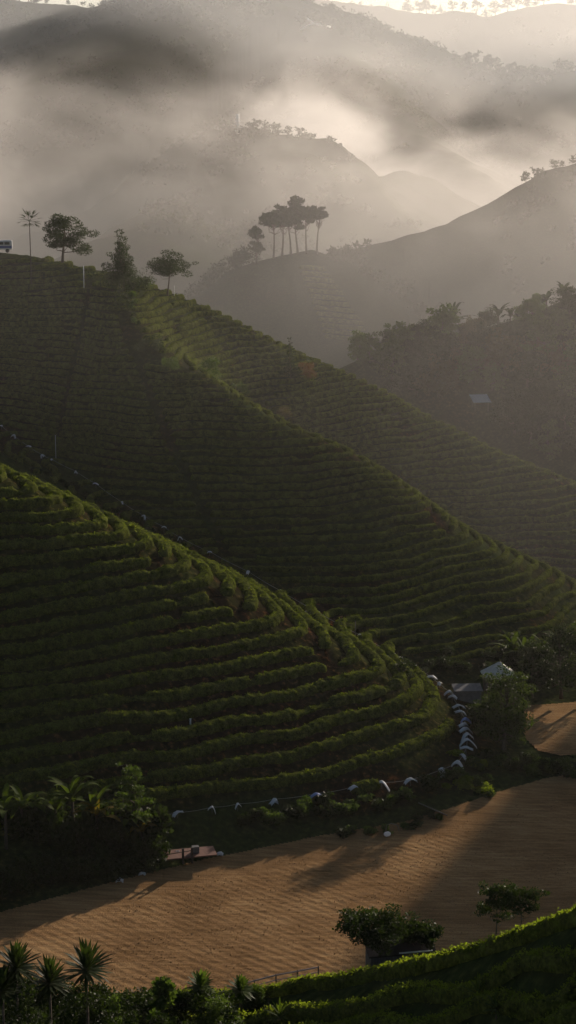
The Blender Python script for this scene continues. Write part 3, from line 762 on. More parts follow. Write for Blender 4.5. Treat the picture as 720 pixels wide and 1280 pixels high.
def at(px, py, dz=0.0, y0=30):
    q = hit(px, py, y0); q = q.copy(); q[2] += dz; return tuple(q)
def at_near(px, py, Yc=366):
    q = hit(px, py)
    if q is not None and q[1] < 400: return tuple(q)
    q = W(px, py, Yc); return (q[0], q[1], float(H(q[0], q[1])))
def ppm(p): return FPX / (p[1] * cp_ - (p[2] - CAM_Z) * sp_)          # pixels per metre at a point

# ------------------------------------------------------------------ trees on the crest of the middle slope
def tree_px(name, label, cat, px, base, top, width, style, leafm='leaf_dark', seed=1, group=None, base_pt=None, **k):
    p = base_pt if base_pt is not None else at_near(px, base); q = ppm(p); hh = (base - top) / q; ww = width / q
    o = make_tree(name, (p[0], p[1], p[2] - .2), hh, ww, style, leafm, seed=seed, **k); return tag(o, label, cat, group)
p = at(39, 357); q = ppm(p)
tag(make_palm('fan_palm', (p[0], p[1], p[2]), 80 / q, 19 / q, 3, 18, 'leaf_dark', .10), 'slender fan palm standing leftmost on the crest beside the blue bus', 'palm tree')
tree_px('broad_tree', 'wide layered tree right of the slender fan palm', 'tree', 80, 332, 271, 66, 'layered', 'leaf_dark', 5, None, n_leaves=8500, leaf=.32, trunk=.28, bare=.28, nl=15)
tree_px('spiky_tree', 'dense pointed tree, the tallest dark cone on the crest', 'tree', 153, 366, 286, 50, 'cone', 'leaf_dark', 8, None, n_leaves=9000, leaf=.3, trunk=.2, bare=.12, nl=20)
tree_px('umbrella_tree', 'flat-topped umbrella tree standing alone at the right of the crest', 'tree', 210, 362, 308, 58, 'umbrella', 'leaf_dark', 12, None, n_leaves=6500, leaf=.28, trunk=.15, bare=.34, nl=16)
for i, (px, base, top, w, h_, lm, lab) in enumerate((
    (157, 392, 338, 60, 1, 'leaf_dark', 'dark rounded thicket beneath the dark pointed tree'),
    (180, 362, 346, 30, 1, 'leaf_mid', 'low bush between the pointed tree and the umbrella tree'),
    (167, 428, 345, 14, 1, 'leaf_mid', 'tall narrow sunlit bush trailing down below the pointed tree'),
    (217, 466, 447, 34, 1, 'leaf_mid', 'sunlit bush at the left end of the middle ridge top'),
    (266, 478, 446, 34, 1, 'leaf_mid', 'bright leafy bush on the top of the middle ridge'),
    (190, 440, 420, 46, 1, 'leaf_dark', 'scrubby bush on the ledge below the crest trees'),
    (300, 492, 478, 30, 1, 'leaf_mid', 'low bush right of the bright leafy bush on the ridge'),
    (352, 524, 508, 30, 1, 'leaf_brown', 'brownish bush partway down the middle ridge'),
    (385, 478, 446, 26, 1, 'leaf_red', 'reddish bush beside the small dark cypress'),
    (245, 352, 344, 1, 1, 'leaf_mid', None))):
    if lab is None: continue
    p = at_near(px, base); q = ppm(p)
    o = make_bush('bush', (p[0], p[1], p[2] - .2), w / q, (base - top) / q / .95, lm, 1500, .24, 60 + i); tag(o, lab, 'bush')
tree_px('cypress', 'small dark cypress standing between tea rows', 'tree', 363, 474, 420, 22, 'cone', 'leaf_dark', 21, None, n_leaves=2600, leaf=.26, trunk=.1, bare=.04, nl=22)

def pole(px, base, top, label, w=.06, mat='white_pole', bp=None, cat='pole'):
    p = bp or at_near(px, base); q = ppm(p); b = MB(); hh = (base - top) / q
    b.tube([(0, 0, -.3), (0, 0, hh * .5), (.01, 0, hh)], [w, w * .9, w * .8], 8); b.box((0, 0, hh + .02), (w * 2.6, w * 2.6, .05))
    tag(b.build('pole', M[mat], None, True, (p[0], p[1], p[2])), label, cat)
pole(105, 362, 333, 'short pale post below the crest near the wide layered tree', .10)
pole(70, 578, 544, 'slim pale pole where the stair path meets the valley', .05)
pole(218, 364, 347, 'short pale post beside the umbrella tree', .05)
pole(238, 906, 899, 'tiny white post between rows of the near left hill', .10)
pole(444, 798, 776, 'thin grey pole at the foot of the middle slope', .05, 'pole')

# bus on the crest, cut by the picture edge
p = at_near(3, 316); q = ppm(p)
bus = tag(empty('bus', (p[0] + .75, p[1] + 1.0, p[2] + .0), R(6)), 'silver and blue bus parked on the crest at the picture edge', 'bus')
m_silver = plain_mat('bus_paint', (.50, .50, .52), .35, .05, 1); m_blue = plain_mat('bus_blue', (.03, .06, .22), .35, .05, 1); m_glass = plain_mat('bus_glass', (.02, .022, .025), .12, .1, 1)
m_dark = plain_mat('old_roofing', (.035, .033, .034), 1, .3, 2, spec=0)
m_rub = plain_mat('rubber', (.02, .02, .02), .8, .1, 1)
b = MB(); b.box((-1.6, 0, 1.55), (5.6, 1.9, 1.75)); b.box((-1.6, 0, 2.5), (5.3, 1.7, .16)); body = b.build('body', m_silver, bus, False)
mo = body.modifiers.new('b', 'BEVEL'); mo.width = .14; mo.segments = 3
b = MB(); b.box((-1.6, -.96, 1.2), (5.4, .03, .5)); b.build('blue_stripe', m_blue, bus, False)
for k in range(4):
    b = MB(); b.box((-3.6 + k * 1.25, -.965, 1.95), (1.08, .03, .55)); b.build('window', m_glass, bus, False)
for k in (-3.3, .2):
    b = MB(); b.tube([(k, -.98, .42), (k, -.7, .42)], .42, 18); b.build('wheel', m_rub, bus)
b = MB(); b.tube([(1.22, -.8, 2.45), (1.32, -.85, 2.75), (1.5, -.9, 2.7)], .04, 6); b.box((1.52, -.9, 2.55), (.08, .16, .3)); b.build('mirror', M['white_pole'], bus, False)
b = MB(); b.box((1.22, -.6, 1.0), (.06, .3, .22)); b.build('headlight', M['white_cloth'], bus, False)

# ------------------------------------------------------------------ knoll trees in the mist
for i, (px, base, top, w, sd, st) in enumerate(((341, 320, 262, 34, 1, 'umbrella'), (352, 316, 258, 24, 7, 'umbrella'), (361, 314, 252, 26, 2, 'umbrella'), (371, 313, 249, 32, 3, 'layered'), (384, 314, 256, 24, 4, 'umbrella'), (398, 306, 259, 19, 5, 'umbrella'), (321, 318, 278, 15, 6, 'round'))):
    lab = ['wide flat-topped tree at the left of the misty knoll group', 'slim tree second from the left in the misty knoll group', 'tall tree before the middle of the misty knoll group', 'tallest tree in the middle of the misty knoll group', 'slim tree right of the tallest one on the misty knoll', 'lone palm-like tree right of the misty knoll group', 'small low tree left of the misty knoll group'][i]
    p = hit(px, base + 8, 560, 760)
    p = W(px, base, p[1] + 4) if p is not None else W(px, base, 645)
    p[2] = H(p[0], p[1]); q = FPX / p[1]; zt = W(px, top, p[1])[2]
    o = make_tree('tall_tree', (p[0], p[1], p[2] - .5), zt - p[2] + .5, w / q, st, 'leaf_dark', 4200, .8, .34, 100 + sd, (.5, .38, .45, .4, .5, .6, .2)[i], 14); tag(o, lab, 'tree', 'trees on the misty knoll')
for i in range(16):
    px = [215, 228, 246, 258, 268, 278, 292, 300, 306, 415, 428, 440, 455, 470, 500, 520][i]
    yy = [380, 368, 358, 350, 346, 340, 326, 318, 326, 322, 328, 334, 342, 352, 366, 380][i]
    p = W(px, yy, 645 + i % 3 * 4); p[2] = H(p[0], p[1])
    if i < 9: lb = 'dim misty bush on the left shoulder of the knoll'
    else: lb = 'dim misty bush on the right shoulder of the knoll'
    o = make_bush('bush', (p[0], p[1], p[2] - 1), 7 + 3 * (i % 3), [5, 6, 8][i % 3], 'leaf_dark', 500, .9, 300 + i); tag(o, lb, 'bush', lb.replace('bush', 'bushes'))
# faint tea rows on the lit flank of the knoll
for k in range(13):
    yy = 335 + k * 7.2; x0 = 374 + k * 2.6; x1 = 410 + k * 5.0
    pts = [hit(x, yy + (x - x0) * .10, 540, 700) for x in np.arange(x0, x1, 3)]; pts = [p[:2] for p in pts if p is not None]
    if len(pts) > 5:
        me = hedge_mesh('tea_hedge', smooth_line(np.array(pts), 4), 1.6, 1.1, .8, 7, 0, .2, 700 + k, rsF, ground=H)
        tag(link('tea_hedge', me), 'faint sunlit tea hedge in the mist, %s row down the knoll' % ordinal(k + 1), 'tea hedge', 'tea hedges on the misty knoll')

# ------------------------------------------------------------------ wooded hill at the right
protos = []
for i in range(5):
    o = make_tree('broadleaf_tree', (0, 0, 0), 9, 10, ['round', 'layered', 'round', 'layered', 'round'][i], ['leaf_dark', 'leaf_mid', 'leaf_dark', 'leaf_mid', 'leaf_brown'][i], 4200, .55, .22, 200 + i, .10, 16); protos.append(o)
used = set()
def put_tree(pt, sc, label, group, i, name=None, sz=None):
    k = i % len(protos)
    if k in used: o = copy_tree(protos[k])
    else: o = protos[k]; used.add(k)
    o.location = pt; o.scale = (sc, sc, sz or sc); o.rotation_euler = (0, 0, (i * 2.39) % 6.28); tag(o, label, 'tree', group); return o
rv = np.random.default_rng(3)
cnt = 0; tries = 0; placed = []
vpoly = [(430, 452), (455, 420), (500, 405), (560, 392), (640, 392), (735, 350), (735, 600), (640, 560), (560, 520), (500, 482)]
while cnt < 84 and tries < 5000:
    tries += 1; px, py = rv.uniform(425, 745), rv.uniform(380, 610)
    if not inpoly(np.array([px]), np.array([py]), vpoly)[0] or (abs(px - 600) < 42 and 488 < py < 575) or (py < 418 and (abs(px - 562) < 20 or abs(px - 628) < 14 or abs(px - 692) < 18)): continue
    p = hit(px, py, 400, 560)
    if p is None or p[1] < 400: continue
    if any(math.hypot(p[0] - a, p[1] - b_) < 5.0 for a, b_ in placed): continue
    placed.append((p[0], p[1])); sc = rv.uniform(.75, 1.35)
    if py < 440: sc *= .6
    put_tree((p[0], p[1], p[2] - .8), sc, 'leafy tree in the dim wood on the hill behind the tea slopes', 'trees of the wood behind the tea slopes', cnt); cnt += 1
for i, (px, py, L_, nl) in enumerate(((565, 410, 34, 11), (548, 415, 18, 8), (623, 402, 24, 9), (638, 396, 16, 7), (683, 382, 20, 8), (703, 376, 22, 9))):
    lab = ['largest spiky banana clump on the skyline of the wooded hill', 'small banana clump left of the largest spiky one', 'banana clump right of the largest spiky one', 'small banana clump left of where the bare hill rises', 'left banana clump against the bare right hilltop', 'right banana clump against the bare right hilltop'][i]
    p = W(px, py, 478); p[2] = H(p[0], p[1]) - .3; q = FPX / 478
    tag(make_banana('banana_plant', tuple(p), L_ / q * 1.25, 400 + i, nl + 3, 'leaf_dark', L_ / q * 1.05, 1.0, .2), lab, 'banana plant', 'banana clumps on the wooded hill')
# pale shelter roof in the wood
p = at(600, 512, 0, 400); q = ppm(p)
r_ = tag(empty('shelter', p, R(10)), 'small shelter with a pale flat roof among the dark trees', 'shelter')
b = MB(); b.box((0, 0, 2.9), (23 / q, 4.5, .12), 0, R(20)); b.build('roof', M['white_cloth'], r_, False)
for sx_ in (-1, 1):
    for sy in (-1, 1):
        b = MB(); b.tube([(sx_ * 8.5 / q, sy * 1.3, -.3), (sx_ * 8.5 / q, sy * 1.3, 2.5)], .07, 6); b.build('post', M['pole'], r_)

# ------------------------------------------------------------------ far woods, skyline trees
def far_proto(i, hgt, wid, nlv, lf):
    return make_tree('distant_tree', (0, 0, 0), hgt, wid, ['round', 'layered', 'umbrella', 'cone'][i % 4], 'leaf_dark', nlv, lf, hgt * .028, 500 + i, .18, 9)
fp = [far_proto(i, 14, 12, 420, 1.5) for i in range(4)]; fused = set()
def put_far(px, dy, Yt, sc, label, group, i):
    k = i % 4
    if k in fused: o = copy_tree(fp[k])
    else: o = fp[k]; fused.add(k)
    d = ray(px, 300); x = d[0] / d[1] * Yt
    o.location = (x, Yt, float(H(x, Yt)) - 1.0); o.scale = (sc * 1.1, sc * 1.1, sc); o.rotation_euler = (0, 0, i * 1.7); tag(o, label, 'tree', group)
rv = np.random.default_rng(14); n_ = 0
for px in np.arange(375, 735, 6.2):                      # dim tree line along the dark ridge
    put_far(px + rv.uniform(-2, 2), 0, 1858 + rv.uniform(-15, 25), rv.uniform(.5, 1.25), 'hazy tree in the long tree line on the dark far ridge', 'tree line on the dark far ridge', n_); n_ += 1
for px in (505, 520, 528, 536, 546, 560, 575, 590, 601, 612, 628, 640, 652, 663, 672, 690, 706, 716):
    put_far(px, 0, 2800 + rv.uniform(-10, 10), rv.uniform(.9, 1.7), 'tree silhouette on the bright skyline at the right', 'skyline trees at the right', n_); n_ += 1
for px in (2, 10, 18, 26, 34, 44, 54, 66, 92, 110):
    put_far(px, 0, 2200, rv.uniform(.8, 1.7) if px < 60 else .5, 'tree silhouette on the bright skyline at the left', 'skyline trees at the left', n_); n_ += 1
for px in (228, 236, 243, 250, 257, 264, 272, 281, 290, 303, 312, 322, 332, 345, 360, 375, 205, 215):
    put_far(px, 0, 1248 + rv.uniform(-8, 8), rv.uniform(.35, .75), 'blurred tree on top of the misty hill', 'trees on top of the misty hill', n_); n_ += 1
for px in (655, 668, 676, 690, 700, 712):
    put_far(px, 0, 898, rv.uniform(.25, .5), 'small tree on the crest of the large right hill', 'trees on the large right hill crest', n_); n_ += 1
# rough woodland over the far hills: nobody could count it
xs, ys = [], []
for (px0, px1, Y0, Y1, num) in ((-60, 780, 1500, 2300, 5200), (-60, 780, 2300, 2900, 700), (430, 800, 640, 960, 500), (180, 560, 1000, 1260, 700)):
    px = rv.uniform(px0, px1, num); Yr = rv.uniform(Y0, Y1, num); xs.append((px - 360) / FPX / cp_ * Yr * .98); ys.append(Yr)
xs = np.concatenate(xs); ys = np.concatenate(ys); keep = fbm(xs / 70, ys / 70, seed=77, octaves=3) > -.15; xs, ys = xs[keep], ys[keep]
zs = H(xs, ys); sz = rv.uniform(1.6, 4.2, len(xs)) * np.where(ys < 1300, .55, 1)
k = np.repeat(np.arange(len(xs)), 26); d = rv.normal(size=(len(k), 3)); d /= np.linalg.norm(d, axis=1)[:, None]
C = np.stack([xs, ys, zs + sz * .6], -1)[k] + d * sz[k][:, None] * np.array([1, 1, .9])
v, f = leaf_quads(C, 2.3, rv); tag(link('woodland', mesh_np('woodland', v, f, M['leaf_dark'])), kind='stuff')

# pale tiered tower on the misty hill and the forked pale road
p = W(297, 160, 1246); p[2] = H(p[0], p[1]); tw = tag(empty('tower', tuple(p)), 'small pale tiered tower among trees on the misty hill', 'tower')
for k in range(5):
    b = MB(); b.box((0, 0, 2 + k * 2.2), (7 - k * .9, 7 - k * .9, .35)); b.build('tier_roof', M['white_cloth'], tw, False)
b = MB(); b.tube([(0, 0, 0), (0, 0, 13.5)], 1.2, 8); b.build('core', M['white_pole'], tw)

# ------------------------------------------------------------------ white cloth strips on the wire round the hill foot
wire_px = [(100,1053),(222,1027),(265,1018),(297,1013),(343,1006),(395,997),(443,991),(477,984),(513,977),(553,964),(572,952),(579,943),(583,934),(584,925),(584,918),(582,911),(579,905),(582,898),(576,891),(573,884),(566,872),(562,869),(549,858),(539,850),(520,841),(501,830),(491,824),(450,800),(427,791),(398,776),(350,752),(310,731),(262,699),(225,676),(205,660),(180,650),(152,632),(120,611),(95,598),(65,580),(53,574),(36,560),(17,550),(2,540)]
PP = np.concatenate([np.linspace(a, b_, 24, endpoint=False) for a, b_ in zip(np.array(PATH_PTS)[:-1], np.array(PATH_PTS)[1:])]); PP[:, 2] = H(PP[:, 0], PP[:, 1]) + 1.5
def path_at(px, py, dz):
    """point on the wire: follows the path line, dz above it"""
    dpt = PP[:, 1] * cp_ - (PP[:, 2] - CAM_Z) * sp_; u = (PP[:, 2] - CAM_Z) * cp_ + PP[:, 1] * sp_
    e = (360 + FPX * PP[:, 0] / dpt - px) ** 2 + (640 - FPX * u / dpt - py) ** 2
    return PP[int(np.argmin(e))].copy()
def proj(p):
    dpt = p[1] * cp_ - (p[2] - CAM_Z) * sp_; u = (p[2] - CAM_Z) * cp_ + p[1] * sp_
    return 360 + FPX * p[0] / dpt, 640 - FPX * u / dpt
wp = []
for px, py in wire_px:
    q0 = path_at(px, py, 1.5); Y_ = q0[1]; q = W(px, py, Y_); q[2] = max(q[2], H(q[0], q[1]) + .8); wp.append(q)
wp = np.array(wp)
b = MB(); pts = []
for a, c in zip(wp[:-1], wp[1:]):
    for t in np.linspace(0, 1, 6)[:-1]: pts.append(a + (c - a) * t - np.array([0, 0, .12 * math.sin(math.pi * t)]))
pts.append(wp[-1]); b.tube(pts, .022, 5); tag(b.build('wire', M['wire']), 'long thin wire following the path around the foot of the near hill', 'wire')
places = {}
for i, (a) in enumerate(wp):
    gz = float(HT(a[0], a[1])); q = ppm(a)
    b = MB(); b.tube([(0, 0, -.3), (0, 0, a[2] - gz)], [.05, .035], 6)
    tag(b.build('wire_post', M['pole'], None, True, (a[0], a[1], gz)), 'thin dark post holding the wire beside the hill-foot path', 'post', 'posts holding the wire')
    if i == 0: continue
    rs = np.random.default_rng(i); px, py = wire_px[i]
    near_ = 430 < px < 600 and py > 845
    big = (1.75 if near_ else 1.35) if (py > 840) else 1.0
    T = wp[min(i + 1, len(wp) - 1)] - wp[max(i - 1, 0)]; T[2] = 0; T /= np.linalg.norm(T) + 1e-9; rz = math.atan2(T[1], T[0])
    # cloth strip: arched across the wire, hanging at both sides, wrinkled
    nu, nv = 13, 6; vv = []
    big *= rs.uniform(.75, 1.2); wid = big * rs.uniform(.65, 1.2); drop = big * rs.uniform(.15, .6); lw = .46 * big; skew = rs.uniform(-1.2, 1.2)
    for u in np.linspace(-1, 1, nu):
        for w_ in np.linspace(-.5, .5, nv):
            y = wid * .5 * u; z = .12 * big - drop * abs(u) ** 1.7 * (1 + .35 * skew * np.sign(u)); x = w_ * lw * (1 - .25 * u * u) + .10 * big * math.sin(2.2 * u + i) 
            vv.append((x, y, z + .04 * math.sin(9 * w_ + 5 * u + i) - .25 * lw * (w_ * 2) ** 2))
    ff = [(r0 * nv + c0, r0 * nv + c0 + 1, (r0 + 1) * nv + c0 + 1, (r0 + 1) * nv + c0) for r0 in range(nu - 1) for c0 in range(nv - 1)]
    b = MB(); b.add(vv, ff); mt = 'blue_cloth' if i in (5, 17) else 'white_cloth'
    o = b.build('cloth_strip', M[mt], None, True, tuple(a)); o.rotation_euler = (R(rs.uniform(-8, 8)), R(rs.uniform(-10, 10)), rz + R(rs.uniform(-38, 38)) + (R(90) if not near_ or px < 560 and py > 950 else 0))
    so_ = o.modifiers.new('s', 'SOLIDIFY'); so_.thickness = .02
    if py > 960: reg = 'before the near hill'; kk = 'f'
    elif py > 845: reg = 'round the hill tip'; kk = 'c'
    elif px > 300: reg = 'low behind the near hill'; kk = 'm'
    else: reg = 'high behind the near hill'; kk = 'u'
    places[kk] = places.get(kk, 0) + 1
    tag(o, '%s cloth strip %s, %s along the wire' % ('bluish' if mt == 'blue_cloth' else 'white', reg, ordinal(places[kk])), 'cloth strip', 'cloth strips draped along the wire')

# ------------------------------------------------------------------ huts and trees at the right foot
m_roof = plain_mat('thatch_pale', (.46, .43, .39), .8, .12, 3, bump=.03); m_wood = plain_mat('dark_wood', (.06, .045, .035), .85, .3, 4); m_metal = plain_mat('grey_sheet', (.12, .115, .115), .7, .3, 2)
def hut(name, label, px, py, wpx, hpx, z, rz, wall_h=2.2):
    p = Z(px, py, z + wall_h); q = ppm(p); w = wpx / q; hr = hpx / q
    root = tag(empty(name, (p[0], p[1], z), rz), label, 'hut')
    b = MB(); a = w / 2; v = [(-a, -a * .8, wall_h), (a, -a * .8, wall_h), (a, a * .8, wall_h), (-a, a * .8, wall_h), (0, 0, wall_h + hr), (-a, -a * .8, wall_h - .12), (a, -a * .8, wall_h - .12), (a, a * .8, wall_h - .12), (-a, a * .8, wall_h - .12)]
    b.add(v, [(0, 1, 4), (1, 2, 4), (2, 3, 4), (3, 0, 4), (0, 5, 6, 1), (1, 6, 7, 2), (2, 7, 8, 3), (3, 8, 5, 0), (5, 8, 7, 6)]); b.build('roof', m_roof, root, False)
    b = MB(); b.tube([(0, 0, wall_h + hr - .05), (0, 0, wall_h + hr + .35)], [.1, .05], 8); b.build('finial', M['leaf_mid'], root)
    for sx_ in (-1, 1):
        for sy in (-1, 1):
            b = MB(); b.tube([(sx_ * a * .8, sy * a * .6, -.3), (sx_ * a * .8, sy * a * .6, wall_h)], .09, 7); b.build('post', m_wood, root)
    b = MB(); b.box((0, 0, .5), (a * 1.55, a * 1.15, 1.0)); b.build('low_wall', m_wood, root, False)
hut('roofed_hut', 'open hut with a pale four-sided roof behind the round tree', 624, 843, 42, 17, 4.0, R(4), 2.8)
p = Z(584, 862, 5.2); q = ppm(p)
r_ = tag(empty('flat_shed', (p[0], p[1], 3.4), R(4)), 'low shed with a flat grey roof left of the pale hut', 'shed')
b = MB(); b.box((0, 0, 2.1), (36 / q, 2.6, .12), 0, R(8)); b.build('roof', m_metal, r_, False)
b = MB(); b.box((0, .1, .95), (33 / q, 2.0, 1.9)); b.build('wall', m_metal, r_, False)

tree_px('round_tree', 'big leafy tree in front of the pale hut roof', 'tree', 630, 938, 838, 74, 'layered', 'leaf_tree', 31, None, base_pt=tuple(Z(630, 938, 2.0)), n_leaves=9000, leaf=.30, trunk=.25, bare=.06, nl=30, squash=.9)
tree_px('round_tree', 'dark leafy tree left behind the big one beside the wire', 'tree', 606, 935, 872, 46, 'round', 'leaf_dark', 33, None, base_pt=tuple(Z(606, 925, 2.2)), n_leaves=4500, leaf=.28, trunk=.16, bare=.06, nl=16)
for i, (px, base, top, w, lab) in enumerate(((700, 872, 778, 70, 'tall dense tree at the right edge above the small field'), (665, 870, 800, 50, 'dense dark tree between the hut and the right edge'), (735, 868, 770, 60, 'dark tree cut off by the right edge'), (644, 846, 812, 40, 'dim tree behind the pale hut roof'), (690, 850, 800, 60, 'dark tree behind the banana plants'))):
    tree_px('dense_tree', lab, 'tree', px, base, top, w, 'layered', ['leaf_dark', 'leaf_dark', 'leaf_mid'][i % 3], 40 + i, None, base_pt=tuple(Z(px, base, 3.0)), n_leaves=6000, leaf=.3, trunk=.2, bare=.06, nl=24, squash=.9)
for i, (px, base, top, lab) in enumerate(((640, 842, 780, 'leftmost sunlit banana plant above the hut'), (655, 845, 782, 'second sunlit banana plant above the hut'), (682, 846, 786, 'sunlit banana plant left of the tall right-edge tree'), (702, 842, 774, 'sunlit banana plant rising beside the right edge'))):
    p = Z(px, base, 3.5); q = ppm(p)
    tag(make_banana('banana_plant', (p[0], p[1], p[2]), (base - top) / q * .95, 420 + i, 12, 'banana', 4.2, .8, .16), lab, 'banana plant', 'banana plants above the right hut')

# ------------------------------------------------------------------ shrubs along the bank and field edges
bush_protos = []
def bushes(listing, label, group, seed, wr, hr, mats=('leaf_mid', 'leaf_dark'), n_leaves=700, leaf=.24):
    rs = np.random.default_rng(seed); pr = [make_bush('shrub', (0, 0, 0), 2.0, 1.6, mats[i % len(mats)], n_leaves, leaf, seed + i) for i in range(4)]
    for i, (px, py) in enumerate(listing):
        o = pr[i] if i < 4 else pr[i % 4].copy()
        if i >= 4: COL.objects.link(o)
        p = at(px, py); sx_ = rs.uniform(*wr) / 2; sz_ = rs.uniform(*hr) / 1.6
        o.location = (p[0], p[1], p[2] - .15); o.scale = (sx_, sx_, sz_); o.rotation_euler = (0, 0, rs.uniform(0, 6)); tag(o, label, 'shrub', group)
def along(pts, n_, jit, seed):
    rs = np.random.default_rng(seed); pts = np.array(pts, float); d = np.concatenate([[0], np.cumsum(np.hypot(*(pts[1:] - pts[:-1]).T))]); t = rs.uniform(0, d[-1], n_)
    return [(np.interp(a, d, pts[:, 0]) + rs.normal() * jit[0], np.interp(a, d, pts[:, 1]) + rs.normal() * jit[1]) for a in t]
bushes(along([(300, 1028), (380, 1020), (450, 1012), (510, 1000), (545, 985)], 34, (4, 6), 1), 'dark shrub on the bank below the wire in front of the near hill', 'shrubs on the bank below the wire', 1000, (1.6, 3.4), (1.0, 2.0))
bushes(along([(415, 1046), (470, 1040), (530, 1030), (575, 1016)], 16, (3, 3), 2), 'low shrub at the edge of the brown field', 'shrubs at the edge of the brown field', 1100, (1.2, 2.2), (.8, 1.5))
bushes(along([(568, 970), (590, 985), (608, 992), (600, 965), (585, 950)], 22, (8, 7), 3), 'sunlit shrub on the green mound right of the hill tip', 'shrubs on the green mound', 1200, (1.6, 3.0), (.8, 1.5), ('leaf_mid', 'sprig'))
bushes(along([(595, 945), (620, 955), (650, 962), (700, 965), (725, 966)], 24, (6, 5), 4), 'dark shrub between the two brown fields', 'shrubs between the two fields', 1300, (1.8, 3.2), (1.0, 2.0))
bushes(along([(500, 846), (550, 838), (600, 838), (640, 826)], 22, (6, 8), 5), 'dim shrub at the foot of the middle slope', 'shrubs at the foot of the middle slope', 1400, (2, 3.5), (1.2, 2.2), ('leaf_dark',))
bushes(along([(0, 1115), (60, 1100), (130, 1085), (200, 1072)], 34, (8, 8), 6), 'dark shrub beneath the bananas at the left field edge', 'shrubs under the left bananas', 1500, (2.2, 4.2), (1.6, 3.0), ('leaf_dark',))
bushes(along([(0, 1050), (60, 1050), (140, 1060), (190, 1055)], 22, (8, 10), 7), 'tall dark shrub standing among the left bananas', 'tall shrubs among the left bananas', 1600, (3, 5), (2.5, 5), ('leaf_dark',), 1000, .3)
bushes(along([(0, 556), (60, 596), (150, 648), (220, 690), (300, 728), (400, 788), (480, 830)], 34, (5, 5), 8), 'low dim shrub in the gully between the two tea hills', 'shrubs in the gully', 1700, (1.2, 2.6), (.6, 1.3), ('leaf_dark',))
for i, (px, base, top, nl, lm, lab) in enumerate(((28, 1050, 960, 11, 'banana', 'leftmost large banana plant by the dark thicket'), (8, 1060, 962, 10, 'banana', 'banana plant cut off by the left edge'), (92, 1048, 945, 13, 'banana', 'tallest sunlit banana plant in the left thicket'), (70, 1052, 968, 10, 'banana', 'banana plant between the tallest and leftmost ones'), (118, 1052, 962, 10, 'banana', 'banana plant right of the tallest sunlit one'), (122, 1060, 975, 7, 'yellow_leaf', 'banana plant with yellowed leaves'), (165, 1062, 985, 9, 'banana', 'banana plant with drooping leaves left of the first cloth strip'), (178, 1066, 1010, 8, 'yellow_leaf', 'small yellowish banana plant at the right of the left thicket'))):
    p = at(px, base); q = ppm(p)
    tag(make_banana('banana_plant', (p[0], p[1], p[2]), (base - top) / q * .98, 440 + i, nl, lm, (base - top) / q * .42, .85, .16), lab, 'banana plant', 'banana plants in the left thicket')
tree_px('slender_tree', 'slender leafy tree with a sunlit top right of the left bananas', 'tree', 168, 1062, 950, 44, 'layered', 'leaf_mid', 55, None, n_leaves=3000, leaf=.28, trunk=.14, bare=.3, nl=16)

# small things at the field edge
def small(name, label, cat, px, py, build): 
    p = at(px, py); root = tag(empty(name, p), label, cat); build(root); return root
p = at(236, 1074); q = ppm(p); dk = tag(empty('timber_deck', (p[0], p[1], p[2]), R(14)), 'low reddish timber deck with dark posts at the left field edge', 'deck')
m_red = plain_mat('red_timber', (.20, .10, .07), .8, .2, 3)
b = MB(); b.box((0, 0, .75), (6.2, 2.4, .12), 0, R(3)); b.build('platform', m_red, dk, False)
for k in (-.9, .15):
    b = MB(); b.box((k, -1.22, .95), (.22, .22, 1.9)); b.build('post', m_wood, dk, False)
b = MB(); b.tube([(-3, -1.22, 1.3), (.2, -1.22, 1.55)], .05, 6); b.build('handrail', m_wood, dk)
b = MB(); b.box((.75, -.2, 1.2), (.8, .6, .8)); b.build('crate', m_metal, dk, False)
for i, (px, py, s_) in enumerate(((134, 1056, .5), (153, 1061, .4), (133, 1081, .35), (178, 1097, .45), (150, 1105, .5), (222, 1070, .3), (217, 1074, .3), (275, 1072, .45))):
    p = at(px, py); b = MB(); rs = np.random.default_rng(i + 50); nn = 7; v = []
    for r0 in range(nn):
        for c0 in range(nn):
            u_, w_ = r0 / (nn - 1) * 2 - 1, c0 / (nn - 1) * 2 - 1; v.append((u_ * s_ * .8, w_ * s_ * .6, .35 + s_ * .5 * (1 - (u_ * u_ + w_ * w_) * .6) + .06 * rs.normal()))
    b.add(v, [(r0 * nn + c0, r0 * nn + c0 + 1, (r0 + 1) * nn + c0 + 1, (r0 + 1) * nn + c0) for r0 in range(nn - 1) for c0 in range(nn - 1)])
    lab = ['white sack nearest the first banana stems', 'white sack right of the first one under the bananas', 'white sack low in the shade of the bananas', 'bright white sack at the field edge below the thicket', 'white sack lying lowest at the field edge', 'small white bag right of the reddish deck steps', 'small white bag left of the reddish deck', 'white cover on a stump right of the reddish deck'][i]
    o = b.build('sack', M['white_cloth'], None, True, p); o.modifiers.new('s', 'SOLIDIFY').thickness = .08; tag(o, lab, 'sack')
p = at(541, 1018); q = ppm(p); sh = tag(empty('metal_sheet', (p[0], p[1], p[2] + .7), R(-32)), 'pale corrugated sheet lying tilted on the bank', 'metal sheet')
b = MB(); v = []
for r0 in range(25):
    for c0 in range(2): v.append((-1.8 + c0 * 3.6, -.8 + r0 * 1.6 / 24, .05 * math.sin(r0 * 1.57)))
b.add(v, [(r0 * 2, r0 * 2 + 1, r0 * 2 + 3, r0 * 2 + 2) for r0 in range(24)]); o = b.build('sheet', m_metal, sh, False); o.rotation_euler = (R(-28), R(12), 0); o.modifiers.new('s', 'SOLIDIFY').thickness = .03
p = at(484, 1047); r_ = tag(empty('water_tank', p, .3), 'small white box with a bent pipe at the edge of the field', 'tank')
